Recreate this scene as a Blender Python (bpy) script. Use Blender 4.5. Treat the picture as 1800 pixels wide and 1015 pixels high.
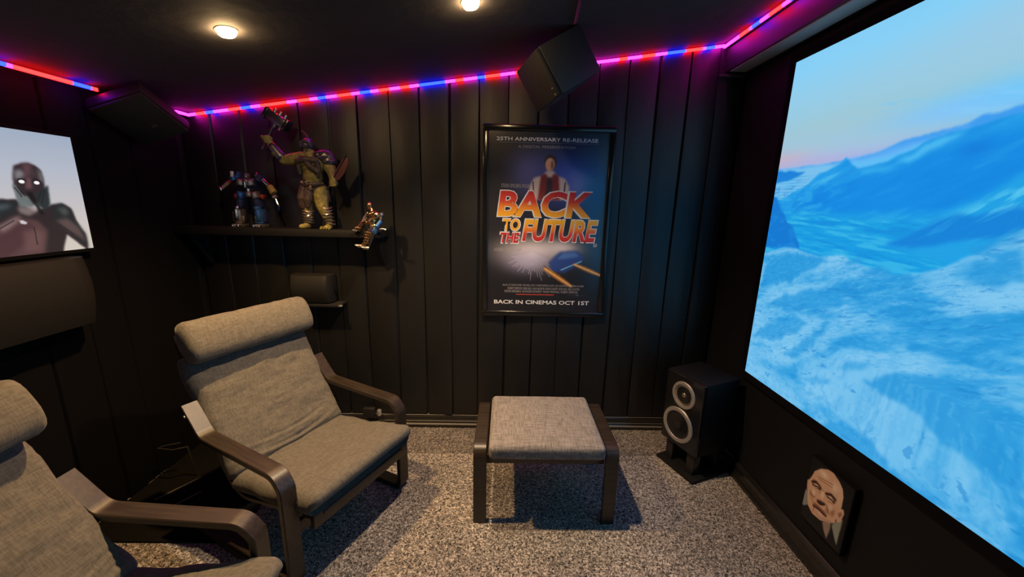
import bpy, bmesh, math, random
import numpy as np
from mathutils import Vector, Matrix

random.seed(7)
rng = np.random.default_rng(5)
for o in list(bpy.data.objects):
    bpy.data.objects.remove(o)
scene = bpy.context.scene
COL = scene.collection

# ---------------------------------------------------------------- camera
CAM = np.array([0.0, 0.0, 1.48])
FPX, PITCH, YAW, ROLL = 676.3, 0.2193, 0.0181, 0.0236
_f = np.array([math.sin(YAW)*math.cos(PITCH), math.cos(YAW)*math.cos(PITCH), -math.sin(PITCH)])
_r = np.array([math.cos(YAW), -math.sin(YAW), 0.0])
_u = np.cross(_r, _f)
_r, _u = math.cos(ROLL)*_r+math.sin(ROLL)*_u, -math.sin(ROLL)*_r+math.cos(ROLL)*_u
cd = bpy.data.cameras.new('camera')
cd.sensor_fit = 'HORIZONTAL'
cd.sensor_width = 36.0
cd.lens = FPX/1800.0*36.0
cd.clip_start = 0.02
cam = bpy.data.objects.new('camera', cd)
COL.objects.link(cam)
m = Matrix.Identity(4)
for i in range(3):
    m[i][0], m[i][1], m[i][2], m[i][3] = _r[i], _u[i], -_f[i], CAM[i]
cam.matrix_world = m
scene.camera = cam


def on(u, v, ax, val):
    """photo pixel -> point on the plane where coordinate ax equals val"""
    d = (u-900)/FPX*_r-(v-507.5)/FPX*_u+_f
    return CAM+d*(val-CAM[ax])/d[ax]


# ---------------------------------------------------------------- world and exposure
w = bpy.data.worlds.new('world')
scene.world = w
w.use_nodes = True
w.node_tree.nodes['Background'].inputs[0].default_value = (0.0, 0.0, 0.0, 1)
w.node_tree.nodes['Background'].inputs[1].default_value = 0.0
vs = scene.view_settings
vs.view_transform = 'Standard'
vs.look = 'None'
vs.exposure = 0.0
vs.gamma = 1.0
vs.use_curve_mapping = False

LAMP_WATTS = 100.0
LAMP_COLOURS = ((1.0, 0.60, 0.24), (1.0, 0.72, 0.46))
SCREEN_GAIN = 1.05
LED_GAIN = 28.0

# room measures
BACK, RIGHT, LEFT, REAR = 2.36, 1.335, -1.86, -2.3


def ceil_z(x):
    return 2.188+0.1447*x


# ---------------------------------------------------------------- materials
def lin(c):
    c = np.asarray(c, float)/255.0
    return np.where(c <= 0.04045, c/12.92, ((c+0.055)/1.055)**2.4)


def L4(c):
    a = lin(c)
    return (float(a[0]), float(a[1]), float(a[2]), 1.0)


def mat(name, base=(0.1, 0.1, 0.1), rough=0.5, metal=0.0, spec=0.5, coat=0.0, coat_rough=0.1, sheen=0.0,
        emis=None, emis_s=0.0, noise=None, bump=None):
    mt = bpy.data.materials.new(name)
    mt.use_nodes = True
    nt = mt.node_tree
    p = nt.nodes['Principled BSDF']
    p.inputs['Base Color'].default_value = (*base, 1)
    p.inputs['Roughness'].default_value = rough
    p.inputs['Metallic'].default_value = metal
    p.inputs['Specular IOR Level'].default_value = spec
    p.inputs['Coat Weight'].default_value = coat
    p.inputs['Coat Roughness'].default_value = coat_rough
    p.inputs['Sheen Weight'].default_value = sheen
    if emis:
        p.inputs['Emission Color'].default_value = (*emis, 1)
        p.inputs['Emission Strength'].default_value = emis_s
    if noise or bump:
        tc = nt.nodes.new('ShaderNodeTexCoord')
    if noise:                      # (scale xyz, detail, colour a, colour b, lo, hi)
        mp = nt.nodes.new('ShaderNodeMapping')
        mp.inputs['Scale'].default_value = noise[0]
        nt.links.new(tc.outputs['Object'], mp.inputs[0])
        n = nt.nodes.new('ShaderNodeTexNoise')
        n.inputs['Scale'].default_value = 1.0
        n.inputs['Detail'].default_value = noise[1]
        nt.links.new(mp.outputs[0], n.inputs['Vector'])
        r = nt.nodes.new('ShaderNodeValToRGB')
        r.color_ramp.elements[0].position = noise[4]
        r.color_ramp.elements[1].position = noise[5]
        r.color_ramp.elements[0].color = (*noise[2], 1)
        r.color_ramp.elements[1].color = (*noise[3], 1)
        nt.links.new(n.outputs['Fac'], r.inputs[0])
        nt.links.new(r.outputs[0], p.inputs['Base Color'])
    if bump:                       # list of (scale xyz, strength, distance)
        prev = None
        for sc, st, ds in bump:
            mp = nt.nodes.new('ShaderNodeMapping')
            mp.inputs['Scale'].default_value = sc
            nt.links.new(tc.outputs['Object'], mp.inputs[0])
            n = nt.nodes.new('ShaderNodeTexNoise')
            n.inputs['Scale'].default_value = 1.0
            n.inputs['Detail'].default_value = 3
            nt.links.new(mp.outputs[0], n.inputs['Vector'])
            b = nt.nodes.new('ShaderNodeBump')
            b.inputs['Strength'].default_value = st
            b.inputs['Distance'].default_value = ds
            nt.links.new(n.outputs['Fac'], b.inputs['Height'])
            if prev:
                nt.links.new(prev.outputs[0], b.inputs['Normal'])
            prev = b
        nt.links.new(prev.outputs[0], p.inputs['Normal'])
    return mt


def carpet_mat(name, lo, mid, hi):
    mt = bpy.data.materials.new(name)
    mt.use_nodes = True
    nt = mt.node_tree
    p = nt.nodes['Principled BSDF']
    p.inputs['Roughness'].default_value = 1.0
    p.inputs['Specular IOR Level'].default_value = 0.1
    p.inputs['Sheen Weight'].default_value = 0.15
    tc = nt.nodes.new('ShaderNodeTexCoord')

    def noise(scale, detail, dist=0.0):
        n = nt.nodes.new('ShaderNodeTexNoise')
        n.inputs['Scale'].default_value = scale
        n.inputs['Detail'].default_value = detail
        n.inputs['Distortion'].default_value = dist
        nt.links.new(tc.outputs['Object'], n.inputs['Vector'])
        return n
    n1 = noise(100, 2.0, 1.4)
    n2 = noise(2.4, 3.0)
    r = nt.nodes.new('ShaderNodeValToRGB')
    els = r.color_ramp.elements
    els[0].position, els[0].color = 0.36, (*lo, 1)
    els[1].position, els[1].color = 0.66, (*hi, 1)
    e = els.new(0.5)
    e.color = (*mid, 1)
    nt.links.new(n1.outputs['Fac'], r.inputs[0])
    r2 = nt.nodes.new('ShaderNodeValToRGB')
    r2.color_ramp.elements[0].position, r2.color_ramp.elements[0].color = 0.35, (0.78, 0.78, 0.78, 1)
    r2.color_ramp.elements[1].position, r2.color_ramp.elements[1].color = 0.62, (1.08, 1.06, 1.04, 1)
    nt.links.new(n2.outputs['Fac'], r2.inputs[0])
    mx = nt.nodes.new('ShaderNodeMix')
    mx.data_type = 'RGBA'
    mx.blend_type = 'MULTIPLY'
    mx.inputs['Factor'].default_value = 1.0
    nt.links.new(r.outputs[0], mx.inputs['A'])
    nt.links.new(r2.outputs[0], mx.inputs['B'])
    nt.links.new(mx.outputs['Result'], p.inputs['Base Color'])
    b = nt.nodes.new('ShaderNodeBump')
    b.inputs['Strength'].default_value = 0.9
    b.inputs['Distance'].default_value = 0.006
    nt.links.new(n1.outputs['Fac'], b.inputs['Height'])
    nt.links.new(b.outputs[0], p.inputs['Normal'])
    return mt


def weave_mat(name, dark, light, sx, sy, ax=('X', 'Y')):
    """linen weave: two crossed sets of stretched slubs"""
    mt = bpy.data.materials.new(name)
    mt.use_nodes = True
    nt = mt.node_tree
    p = nt.nodes['Principled BSDF']
    p.inputs['Roughness'].default_value = 0.95
    p.inputs['Specular IOR Level'].default_value = 0.15
    p.inputs['Sheen Weight'].default_value = 0.1
    tc = nt.nodes.new('ShaderNodeTexCoord')
    outs = []
    for sc in (sx, sy):
        mp = nt.nodes.new('ShaderNodeMapping')
        mp.inputs['Scale'].default_value = sc
        nt.links.new(tc.outputs['Object'], mp.inputs[0])
        n = nt.nodes.new('ShaderNodeTexNoise')
        n.inputs['Scale'].default_value = 1.0
        n.inputs['Detail'].default_value = 2.0
        nt.links.new(mp.outputs[0], n.inputs['Vector'])
        outs.append(n)
    ad = nt.nodes.new('ShaderNodeMath')
    ad.operation = 'ADD'
    nt.links.new(outs[0].outputs['Fac'], ad.inputs[0])
    nt.links.new(outs[1].outputs['Fac'], ad.inputs[1])
    hf = nt.nodes.new('ShaderNodeMath')
    hf.operation = 'MULTIPLY'
    hf.inputs[1].default_value = 0.5
    nt.links.new(ad.outputs[0], hf.inputs[0])
    r = nt.nodes.new('ShaderNodeValToRGB')
    r.color_ramp.elements[0].position, r.color_ramp.elements[0].color = 0.40, (*dark, 1)
    r.color_ramp.elements[1].position, r.color_ramp.elements[1].color = 0.58, (*light, 1)
    nt.links.new(hf.outputs[0], r.inputs[0])
    nt.links.new(r.outputs[0], p.inputs['Base Color'])
    b = nt.nodes.new('ShaderNodeBump')
    b.inputs['Strength'].default_value = 0.35
    b.inputs['Distance'].default_value = 0.002
    nt.links.new(hf.outputs[0], b.inputs['Height'])
    nt.links.new(b.outputs[0], p.inputs['Normal'])
    return mt


def print_mat(name, rough=0.6, emission=0.0, coat=0.0):
    """flat print or lit screen whose picture is stored as colours on its own mesh"""
    mt = bpy.data.materials.new(name)
    mt.use_nodes = True
    nt = mt.node_tree
    p = nt.nodes['Principled BSDF']
    a = nt.nodes.new('ShaderNodeAttribute')
    a.attribute_name = 'picture'
    p.inputs['Roughness'].default_value = rough
    if emission > 0:
        p.inputs['Base Color'].default_value = (0.02, 0.02, 0.02, 1)
        p.inputs['Specular IOR Level'].default_value = 0.1
        nt.links.new(a.outputs['Color'], p.inputs['Emission Color'])
        p.inputs['Emission Strength'].default_value = emission
    else:
        nt.links.new(a.outputs['Color'], p.inputs['Base Color'])
        p.inputs['Coat Weight'].default_value = coat
    return mt


def pane_mat(name, rough):
    mt = bpy.data.materials.new(name)
    mt.use_nodes = True
    nt = mt.node_tree
    for n in list(nt.nodes):
        nt.nodes.remove(n)
    out = nt.nodes.new('ShaderNodeOutputMaterial')
    tr = nt.nodes.new('ShaderNodeBsdfTransparent')
    gl = nt.nodes.new('ShaderNodeBsdfGlossy')
    gl.inputs['Roughness'].default_value = rough
    lw = nt.nodes.new('ShaderNodeLayerWeight')
    lw.inputs['Blend'].default_value = 0.5
    pw = nt.nodes.new('ShaderNodeMath')
    pw.operation = 'POWER'
    pw.inputs[1].default_value = 5.0
    nt.links.new(lw.outputs['Facing'], pw.inputs[0])
    fr = nt.nodes.new('ShaderNodeMath')
    fr.operation = 'MULTIPLY_ADD'
    fr.inputs[1].default_value = 0.95
    fr.inputs[2].default_value = 0.04
    nt.links.new(pw.outputs[0], fr.inputs[0])
    mx = nt.nodes.new('ShaderNodeMixShader')
    nt.links.new(fr.outputs[0], mx.inputs[0])
    nt.links.new(tr.outputs[0], mx.inputs[1])
    nt.links.new(gl.outputs[0], mx.inputs[2])
    nt.links.new(mx.outputs[0], out.inputs[0])
    return mt


def gradient_mat(name, stops, height, rough=0.6):
    """colour runs over the height of the lettering"""
    mt = bpy.data.materials.new(name)
    mt.use_nodes = True
    nt = mt.node_tree
    p = nt.nodes['Principled BSDF']
    p.inputs['Roughness'].default_value = rough
    tc = nt.nodes.new('ShaderNodeTexCoord')
    sp = nt.nodes.new('ShaderNodeSeparateXYZ')
    nt.links.new(tc.outputs['Object'], sp.inputs[0])
    dv = nt.nodes.new('ShaderNodeMath')
    dv.operation = 'DIVIDE'
    dv.inputs[1].default_value = height
    nt.links.new(sp.outputs['Y'], dv.inputs[0])
    r = nt.nodes.new('ShaderNodeValToRGB')
    els = r.color_ramp.elements
    els[0].position, els[0].color = stops[0][0], L4(stops[0][1])
    els[1].position, els[1].color = stops[-1][0], L4(stops[-1][1])
    for s in stops[1:-1]:
        e = els.new(s[0])
        e.color = L4(s[1])
    nt.links.new(dv.outputs[0], r.inputs[0])
    nt.links.new(r.outputs[0], p.inputs['Base Color'])
    return mt


MT = {}
MT['drape'] = mat('black_drape_fabric', (0.0042, 0.0042, 0.0046), 0.47, spec=0.7, bump=[((60, 60, 6), 0.15, 0.004), ((400, 400, 400), 0.2, 0.0008)])
MT['velvet'] = mat('deep_black_velvet', (0.003, 0.003, 0.0035), 0.9, spec=0.12, bump=[((60, 60, 6), 0.15, 0.004)])
MT['panel'] = mat('black_wall_panel', (0.006, 0.006, 0.007), 0.65, spec=0.3, bump=[((250, 250, 250), 0.15, 0.001)])
MT['ceiling'] = mat('black_ceiling_cloth', (0.055, 0.050, 0.050), 0.9, spec=0.1, bump=[((14, 14, 14), 0.25, 0.01), ((300, 300, 300), 0.15, 0.001)])
MT['soffit'] = mat('dark_soffit_paint', (0.028, 0.028, 0.032), 0.6)
MT['skirting'] = mat('black_gloss_skirting', (0.013, 0.012, 0.011), 0.26, spec=0.8)
MT['carpet'] = carpet_mat('speckled_carpet', (0.035, 0.032, 0.031), (0.24, 0.22, 0.205), (0.72, 0.66, 0.61))
MT['carpet_strip'] = carpet_mat('speckled_carpet_shaded', (0.026, 0.024, 0.023), (0.14, 0.125, 0.115), (0.46, 0.42, 0.38))  # darker copy of the carpet, dimming past the lamp cone put into its colour
MT['wood'] = mat('black_brown_veneer', (0.035, 0.025, 0.018), 0.40, spec=0.65, noise=((6, 90, 90), 3, (0.018, 0.012, 0.0075), (0.036, 0.025, 0.016), 0.35, 0.65), bump=[((8, 160, 160), 0.08, 0.001)])
MT['cushion'] = weave_mat('grey_slub_fabric', (0.108, 0.100, 0.086), (0.158, 0.146, 0.126), (40, 220, 40), (220, 30, 220))
MT['stoolfab'] = weave_mat('pale_grey_linen', (0.17, 0.158, 0.152), (0.30, 0.28, 0.27), (18, 190, 60), (190, 18, 60))
MT['blackplastic'] = mat('black_plastic', (0.015, 0.015, 0.016), 0.4)
MT['blackmatte'] = mat('black_matte_vinyl', (0.007, 0.007, 0.008), 0.6, spec=0.25, bump=[((300, 300, 300), 0.1, 0.001)])
MT['grille'] = mat('black_speaker_cloth', (0.014, 0.013, 0.012), 0.85, bump=[((700, 700, 700), 0.3, 0.001)])
MT['gloss'] = mat('black_gloss_frame', (0.01, 0.01, 0.011), 0.16, spec=0.6)
MT['silver'] = mat('brushed_silver', (0.75, 0.72, 0.66), 0.42, metal=0.85)
MT['cone'] = mat('polished_cone', (0.70, 0.60, 0.50), 0.32, metal=0.95)
MT['woofer'] = mat('black_woofer_cone', (0.02, 0.019, 0.018), 0.35)
MT['white'] = mat('white_badge', (0.7, 0.7, 0.7), 0.4)
MT['chrome'] = mat('chrome_toy', (0.72, 0.70, 0.68), 0.18, metal=1.0)
MT['toyblue'] = mat('metallic_blue_toy', (0.06, 0.18, 0.45), 0.25, metal=0.7)
MT['toynavy'] = mat('navy_toy', (0.03, 0.035, 0.10), 0.35, metal=0.3)
MT['toyred'] = mat('metallic_red_toy', (0.40, 0.05, 0.04), 0.3, metal=0.6)
MT['toypewter'] = mat('pewter_toy', (0.45, 0.38, 0.33), 0.3, metal=0.9)
MT['toyolive'] = mat('olive_toy', (0.33, 0.24, 0.07), 0.45)
MT['gold'] = mat('copper_gold_toy', (0.75, 0.48, 0.25), 0.2, metal=1.0)
MT['gunmetal'] = mat('gunmetal_toy', (0.10, 0.10, 0.12), 0.25, metal=0.9)
MT['skin'] = mat('olive_statue_skin', (0.24, 0.20, 0.055), 0.5, noise=((60, 60, 60), 3, (0.16, 0.135, 0.035), (0.30, 0.25, 0.08), 0.35, 0.65))
MT['leather'] = mat('brown_statue_leather', (0.06, 0.04, 0.035), 0.5, noise=((90, 90, 90), 3, (0.035, 0.024, 0.022), (0.09, 0.06, 0.05), 0.35, 0.65))
MT['steel'] = mat('dark_steel_armour', (0.12, 0.11, 0.14), 0.35, metal=0.8)
MT['axe'] = mat('dark_red_steel', (0.16, 0.06, 0.06), 0.4, metal=0.7)
MT['led_red'] = mat('led_red', (0.02, 0.02, 0.02), 0.6, emis=(1.0, 0.0046, 0.0042), emis_s=LED_GAIN)
MT['led_pink'] = mat('led_pink', (0.02, 0.02, 0.02), 0.6, emis=(0.6, 0.0068, 0.42), emis_s=LED_GAIN)
MT['led_blue'] = mat('led_blue', (0.02, 0.02, 0.02), 0.6, emis=(0.003, 0.0085, 1.0), emis_s=LED_GAIN)
MT['lens'] = mat('lit_lamp_lens', (0.9, 0.9, 0.9), 0.5, emis=(1.0, 0.66, 0.30), emis_s=270.0)
MT['bezel'] = mat('lamp_bezel', (0.35, 0.30, 0.24), 0.4, metal=0.4)
MT['cable'] = mat('dark_cable_rubber', (0.02, 0.02, 0.02), 0.45)
MT['wire'] = mat('grey_wire', (0.018, 0.017, 0.016), 0.6)
MT['edge'] = mat('screen_border_velvet', (0.006, 0.006, 0.007), 0.95, spec=0.1)


# ---------------------------------------------------------------- helpers
def link(o, parent=None):
    COL.objects.link(o)
    if parent is not None:
        o.parent = parent
    return o


def tag(o, label=None, cat=None, group=None, kind=None):
    if label:
        o['label'] = label
    if cat:
        o['category'] = cat
    if group:
        o['group'] = group
    if kind:
        o['kind'] = kind
    return o


def empty(name, loc=(0, 0, 0), rz=0.0, label=None, cat=None, group=None):
    o = bpy.data.objects.new(name, None)
    o.empty_display_size = 0.05
    o.location = loc
    o.rotation_euler = (0, 0, rz)
    link(o)
    return tag(o, label, cat, group)


def finish(bm, name, material, parent=None, smooth=False, angle=0.6):
    bmesh.ops.recalc_face_normals(bm, faces=bm.faces)
    me = bpy.data.meshes.new(name)
    bm.to_mesh(me)
    bm.free()
    return from_mesh(me, name, material, parent, smooth, angle)


def from_mesh(me, name, material, parent=None, smooth=False, angle=0.6):
    if material is not None:
        me.materials.clear()
        me.materials.append(material)
    if smooth:
        me.shade_smooth()
        try:
            me.set_sharp_from_angle(angle=angle)
        except Exception:
            pass
    return link(bpy.data.objects.new(name, me), parent)


def pyobj(name, verts, faces, material, parent=None, smooth=False, angle=0.6):
    me = bpy.data.meshes.new(name)
    me.from_pydata([tuple(map(float, v)) for v in verts], [], faces)
    bm = bmesh.new()
    bm.from_mesh(me)
    bmesh.ops.recalc_face_normals(bm, faces=bm.faces)
    bm.to_mesh(me)
    bm.free()
    return from_mesh(me, name, material, parent, smooth, angle)


def add_box(bm, c, s, rot=None, bevel=0.0, seg=2):
    mtx = Matrix.Translation(Vector(c)) @ (rot.to_4x4() if rot is not None else Matrix.Identity(4)) @ Matrix.Diagonal((s[0], s[1], s[2], 1))
    g = bmesh.ops.create_cube(bm, size=1.0, matrix=mtx)
    if bevel > 0:
        es = set()
        for v in g['verts']:
            es.update(v.link_edges)
        bmesh.ops.bevel(bm, geom=list(es), offset=bevel, segments=seg, profile=0.5, affect='EDGES')


def box(name, c, s, material, parent=None, rot=None, bevel=0.002, seg=2):
    bm = bmesh.new()
    add_box(bm, c, s, rot, bevel, seg)
    return finish(bm, name, material, parent, smooth=bevel > 0, angle=0.7)


def frame_axes(d):
    d = Vector(d).normalized()
    a = Vector((0, 0, 1)) if abs(d.z) < 0.9 else Vector((1, 0, 0))
    x = d.cross(a).normalized()
    return x, d.cross(x).normalized(), d


def add_tube(bm, pts, radii, n=10, cap=True):
    pts = [Vector(p) for p in pts]
    if not isinstance(radii, (list, tuple)):
        radii = [radii]*len(pts)
    rings = []
    x = None
    for i, p in enumerate(pts):
        d = (pts[min(i+1, len(pts)-1)]-pts[max(i-1, 0)]).normalized()
        if x is None:
            x, y, _ = frame_axes(d)
        else:
            x = (x-d*x.dot(d)).normalized()
            y = d.cross(x)
        rings.append([bm.verts.new(p+(x*math.cos(2*math.pi*k/n)+y*math.sin(2*math.pi*k/n))*radii[i]) for k in range(n)])
    for a, b in zip(rings[:-1], rings[1:]):
        for k in range(n):
            bm.faces.new((a[k], a[(k+1) % n], b[(k+1) % n], b[k]))
    if cap:
        bm.faces.new(list(reversed(rings[0])))
        bm.faces.new(rings[-1])


def tube(name, pts, radii, material, parent=None, n=10):
    bm = bmesh.new()
    add_tube(bm, pts, radii, n)
    return finish(bm, name, material, parent, smooth=True, angle=0.9)


def lathe(name, prof, origin, axis, material, parent=None, n=32, smooth_angle=0.5):
    """prof: list of (radius, height along axis)"""
    x, y, d = frame_axes(axis)
    o = Vector(origin)
    bm = bmesh.new()
    rings = []
    for r, h in prof:
        if r < 1e-6:
            rings.append([bm.verts.new(o+d*h)])
        else:
            rings.append([bm.verts.new(o+d*h+(x*math.cos(2*math.pi*k/n)+y*math.sin(2*math.pi*k/n))*r) for k in range(n)])
    for a, b in zip(rings[:-1], rings[1:]):
        if len(a) == 1 and len(b) == 1:
            continue
        for k in range(n):
            k2 = (k+1) % n
            if len(a) == 1:
                bm.faces.new((a[0], b[k2], b[k]))
            elif len(b) == 1:
                bm.faces.new((a[k], a[k2], b[0]))
            else:
                bm.faces.new((a[k], a[k2], b[k2], b[k]))
    return finish(bm, name, material, parent, smooth=True, angle=smooth_angle)


def fillet(pts, r, n=8):
    """round the corners of a 2D polyline"""
    P = [Vector((p[0], p[1])) for p in pts]
    out = [P[0]]
    for i in range(1, len(P)-1):
        rr = r[i] if isinstance(r, (list, tuple)) else r
        a = (P[i-1]-P[i])
        b = (P[i+1]-P[i])
        la, lb = a.length, b.length
        a.normalize()
        b.normalize()
        ang = math.acos(max(-1, min(1, a.dot(b))))
        t = min(rr/math.tan(ang/2), la*0.48, lb*0.48)
        p0, p1 = P[i]+a*t, P[i]+b*t
        for k in range(n+1):
            s = k/n
            out.append(p0*(1-s)**2+P[i]*2*s*(1-s)+p1*s*s)
    out.append(P[-1])
    return out


def add_strip(bm, path, y0, y1, th, chamfer=0.003):
    """bent plywood: 2D path in x,z swept with a flat section from y0 to y1; path runs along the middle of the thickness"""
    h = th/2
    c = chamfer
    sec = [(-h, y0+c), (-h, y1-c), (-h+c, y1), (h-c, y1), (h, y1-c), (h, y0+c), (h-c, y0), (-h+c, y0)]
    rings = []
    for i, p in enumerate(path):
        d = (path[min(i+1, len(path)-1)]-path[max(i-1, 0)]).normalized()
        nrm = Vector((-d.y, d.x))
        rings.append([bm.verts.new((p.x+nrm.x*a, b, p.y+nrm.y*a)) for a, b in sec])
    n = len(sec)
    for a, b in zip(rings[:-1], rings[1:]):
        for k in range(n):
            bm.faces.new((a[k], a[(k+1) % n], b[(k+1) % n], b[k]))
    bm.faces.new(list(reversed(rings[0])))
    bm.faces.new(rings[-1])


def strip(name, pts, r, y0, y1, th, material, parent):
    bm = bmesh.new()
    add_strip(bm, fillet(pts, r), y0, y1, th)
    return finish(bm, name, material, parent, smooth=True, angle=0.6)


def evaluate(o, name):
    dg = bpy.context.evaluated_depsgraph_get()
    me = bpy.data.meshes.new_from_object(o.evaluated_get(dg))
    me.name = name
    return me


def blend_body(name, parts, material, parent, voxel=0.004, smooth=4):
    """parts: tapered limbs [(points, radii)] and ellipsoids ('e', centre, radii) fused into one skin"""
    bm = bmesh.new()
    for p in parts:
        if p[0] == 'e':
            mtx = Matrix.Translation(Vector(p[1])) @ (p[3].to_4x4() if len(p) > 3 else Matrix.Identity(4)) @ Matrix.Diagonal((*p[2], 1))
            bmesh.ops.create_icosphere(bm, subdivisions=2, radius=1.0, matrix=mtx)
        else:
            add_tube(bm, p[0], p[1], 10)
            for q, r in ((p[0][0], p[1][0]), (p[0][-1], p[1][-1])):
                bmesh.ops.create_icosphere(bm, subdivisions=2, radius=r, matrix=Matrix.Translation(Vector(q)))
    bmesh.ops.recalc_face_normals(bm, faces=bm.faces)
    me = bpy.data.meshes.new(name)
    bm.to_mesh(me)
    bm.free()
    tmp = bpy.data.objects.new('tmp', me)
    COL.objects.link(tmp)
    md = tmp.modifiers.new('r', 'REMESH')
    md.mode = 'VOXEL'
    md.voxel_size = voxel
    sm = tmp.modifiers.new('s', 'SMOOTH')
    sm.iterations = smooth
    sm.factor = 0.5
    me2 = evaluate(tmp, name)
    bpy.data.objects.remove(tmp)
    o = from_mesh(me2, name, material, parent)
    me2.shade_smooth()
    return o


# ---- picture painting on grids
def hash2(ix, iy, seed):
    h = (ix.astype(np.int64)*374761393+iy.astype(np.int64)*668265263+seed*1442695041) & 0x7fffffff
    h = ((h ^ (h >> 13))*1274126177) & 0x7fffffff
    return ((h ^ (h >> 16)) & 0xffff)/65535.0


def vnoise(x, y, seed=0):
    ix, iy = np.floor(x), np.floor(y)
    fx, fy = x-ix, y-iy
    fx, fy = fx*fx*(3-2*fx), fy*fy*(3-2*fy)
    a, b = hash2(ix, iy, seed), hash2(ix+1, iy, seed)
    c, d = hash2(ix, iy+1, seed), hash2(ix+1, iy+1, seed)
    return (a*(1-fx)+b*fx)*(1-fy)+(c*(1-fx)+d*fx)*fy


def fbm(x, y, seed=0, oct=5, gain=0.55):
    s, a, t = 0, 1.0, 0
    for k in range(oct):
        s = s+a*vnoise(x*2**k+k*17.3, y*2**k-k*9.1, seed+k)
        t += a
        a *= gain
    return s/t


def in_poly(X, Y, poly):
    inside = np.zeros(X.shape, bool)
    n = len(poly)
    for i in range(n):
        x1, y1 = poly[i]
        x2, y2 = poly[(i+1) % n]
        if y1 == y2:
            continue
        c = ((Y > y1) != (Y > y2)) & (X < (x2-x1)*(Y-y1)/(y2-y1)+x1)
        inside ^= c
    return inside.astype(float)


def blur(m, k):
    k = int(k)
    if k < 1:
        return m
    for _ in range(2):
        for ax in (0, 1):
            pad = [(0, 0)]*m.ndim
            pad[ax] = (k, k)
            mp = np.pad(m, pad, mode='edge')
            cs = np.cumsum(mp, axis=ax)
            z = np.zeros_like(np.take(cs, [0], axis=ax))
            cs = np.concatenate([z, cs], axis=ax)
            n = m.shape[ax]
            m = (np.take(cs, range(2*k+1, 2*k+1+n), axis=ax)-np.take(cs, range(0, n), axis=ax))/(2*k+1)
    return m


class Paint:
    """X, Y: coordinates of the grid on the print; colours kept in display values 0..255"""

    def __init__(self, X, Y, base):
        self.X, self.Y = X, Y
        self.I = np.zeros(X.shape+(3,))+np.array(base, float)

    def mix(self, mask, col):
        mk = np.clip(mask, 0, 1)[..., None]
        self.I = self.I*(1-mk)+np.asarray(col, float)*mk

    def poly(self, pts, col, soft=1, op=1.0, warp=0.0, freq=20, seed=3):
        X, Y = self.X, self.Y
        if warp:
            X = X+(fbm(self.X*freq, self.Y*freq, seed)-0.5)*2*warp
            Y = Y+(fbm(self.X*freq, self.Y*freq, seed+40)-0.5)*2*warp
        self.mix(blur(in_poly(X, Y, pts), soft)*op, col)

    def ell(self, c, r, col, soft=0.15, op=1.0, rot=0.0):
        dx, dy = self.X-c[0], self.Y-c[1]
        ca, sa = math.cos(rot), math.sin(rot)
        d = np.sqrt(((dx*ca+dy*sa)/r[0])**2+((-dx*sa+dy*ca)/r[1])**2)
        self.mix(np.clip((1-d)/max(soft, 1e-3), 0, 1)*op, col)

    def glow(self, c, r, col, op=1.0, power=1.0):
        d = np.sqrt(((self.X-c[0])/r[0])**2+((self.Y-c[1])/r[1])**2)
        self.mix(np.exp(-(d**2)*power)*op, col)

    def line(self, pts, wd, col, soft=1, op=1.0):
        for a, b in zip(pts[:-1], pts[1:]):
            ax, ay = a
            bx, by = b
            L2 = (bx-ax)**2+(by-ay)**2
            t = np.clip(((self.X-ax)*(bx-ax)+(self.Y-ay)*(by-ay))/L2, 0, 1)
            d = np.hypot(self.X-ax-t*(bx-ax), self.Y-ay-t*(by-ay))
            self.mix(np.clip((wd-d)/(wd*0.5)+0.5, 0, 1)*op, col)


def picture_mesh(name, P, I, material, parent=None):
    """P: (r,c,3) grid of positions, I: (r,c,3) display colours"""
    r, c = P.shape[:2]
    me = bpy.data.meshes.new(name)
    idx = np.arange(r*c).reshape(r, c)
    q = np.stack([idx[:-1, :-1], idx[1:, :-1], idx[1:, 1:], idx[:-1, 1:]], -1).reshape(-1, 4)
    me.from_pydata(P.reshape(-1, 3).tolist(), [], q.tolist())
    at = me.color_attributes.new('picture', 'FLOAT_COLOR', 'POINT')
    col = np.ones((r*c, 4), np.float32)
    col[:, :3] = lin(np.clip(I, 0, 255)).reshape(-1, 3)
    at.data.foreach_set('color', col.ravel())
    return from_mesh(me, name, material, parent)


def lettering(name, body, x, z, width, height, y, material, parent, shear=0.0, bold=0.0, align='LEFT'):
    """flat lettering facing -y, its box given by left edge x, bottom z, width and height"""
    cu = bpy.data.curves.new(name, 'FONT')
    cu.body = body
    cu.size = 1.0
    cu.shear = shear
    cu.offset = bold
    cu.resolution_u = 3
    tmp = bpy.data.objects.new('tmp', cu)
    COL.objects.link(tmp)
    me = evaluate(tmp, name)
    bpy.data.objects.remove(tmp)
    co = np.array([v.co[:] for v in me.vertices])
    lo, hi = co.min(0), co.max(0)
    out = np.zeros_like(co)
    out[:, 0] = (co[:, 0]-lo[0])/(hi[0]-lo[0])*width
    out[:, 1] = (co[:, 1]-lo[1])/(hi[1]-lo[1])*height
    me.vertices.foreach_set('co', out.ravel())
    me.update()
    o = from_mesh(me, name, material, parent)
    o.location = (x, y, z)
    o.rotation_euler = (math.pi/2, 0, 0)
    return o


# ================================================================= the room
def struct(o):
    o['kind'] = 'structure'
    return o


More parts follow.
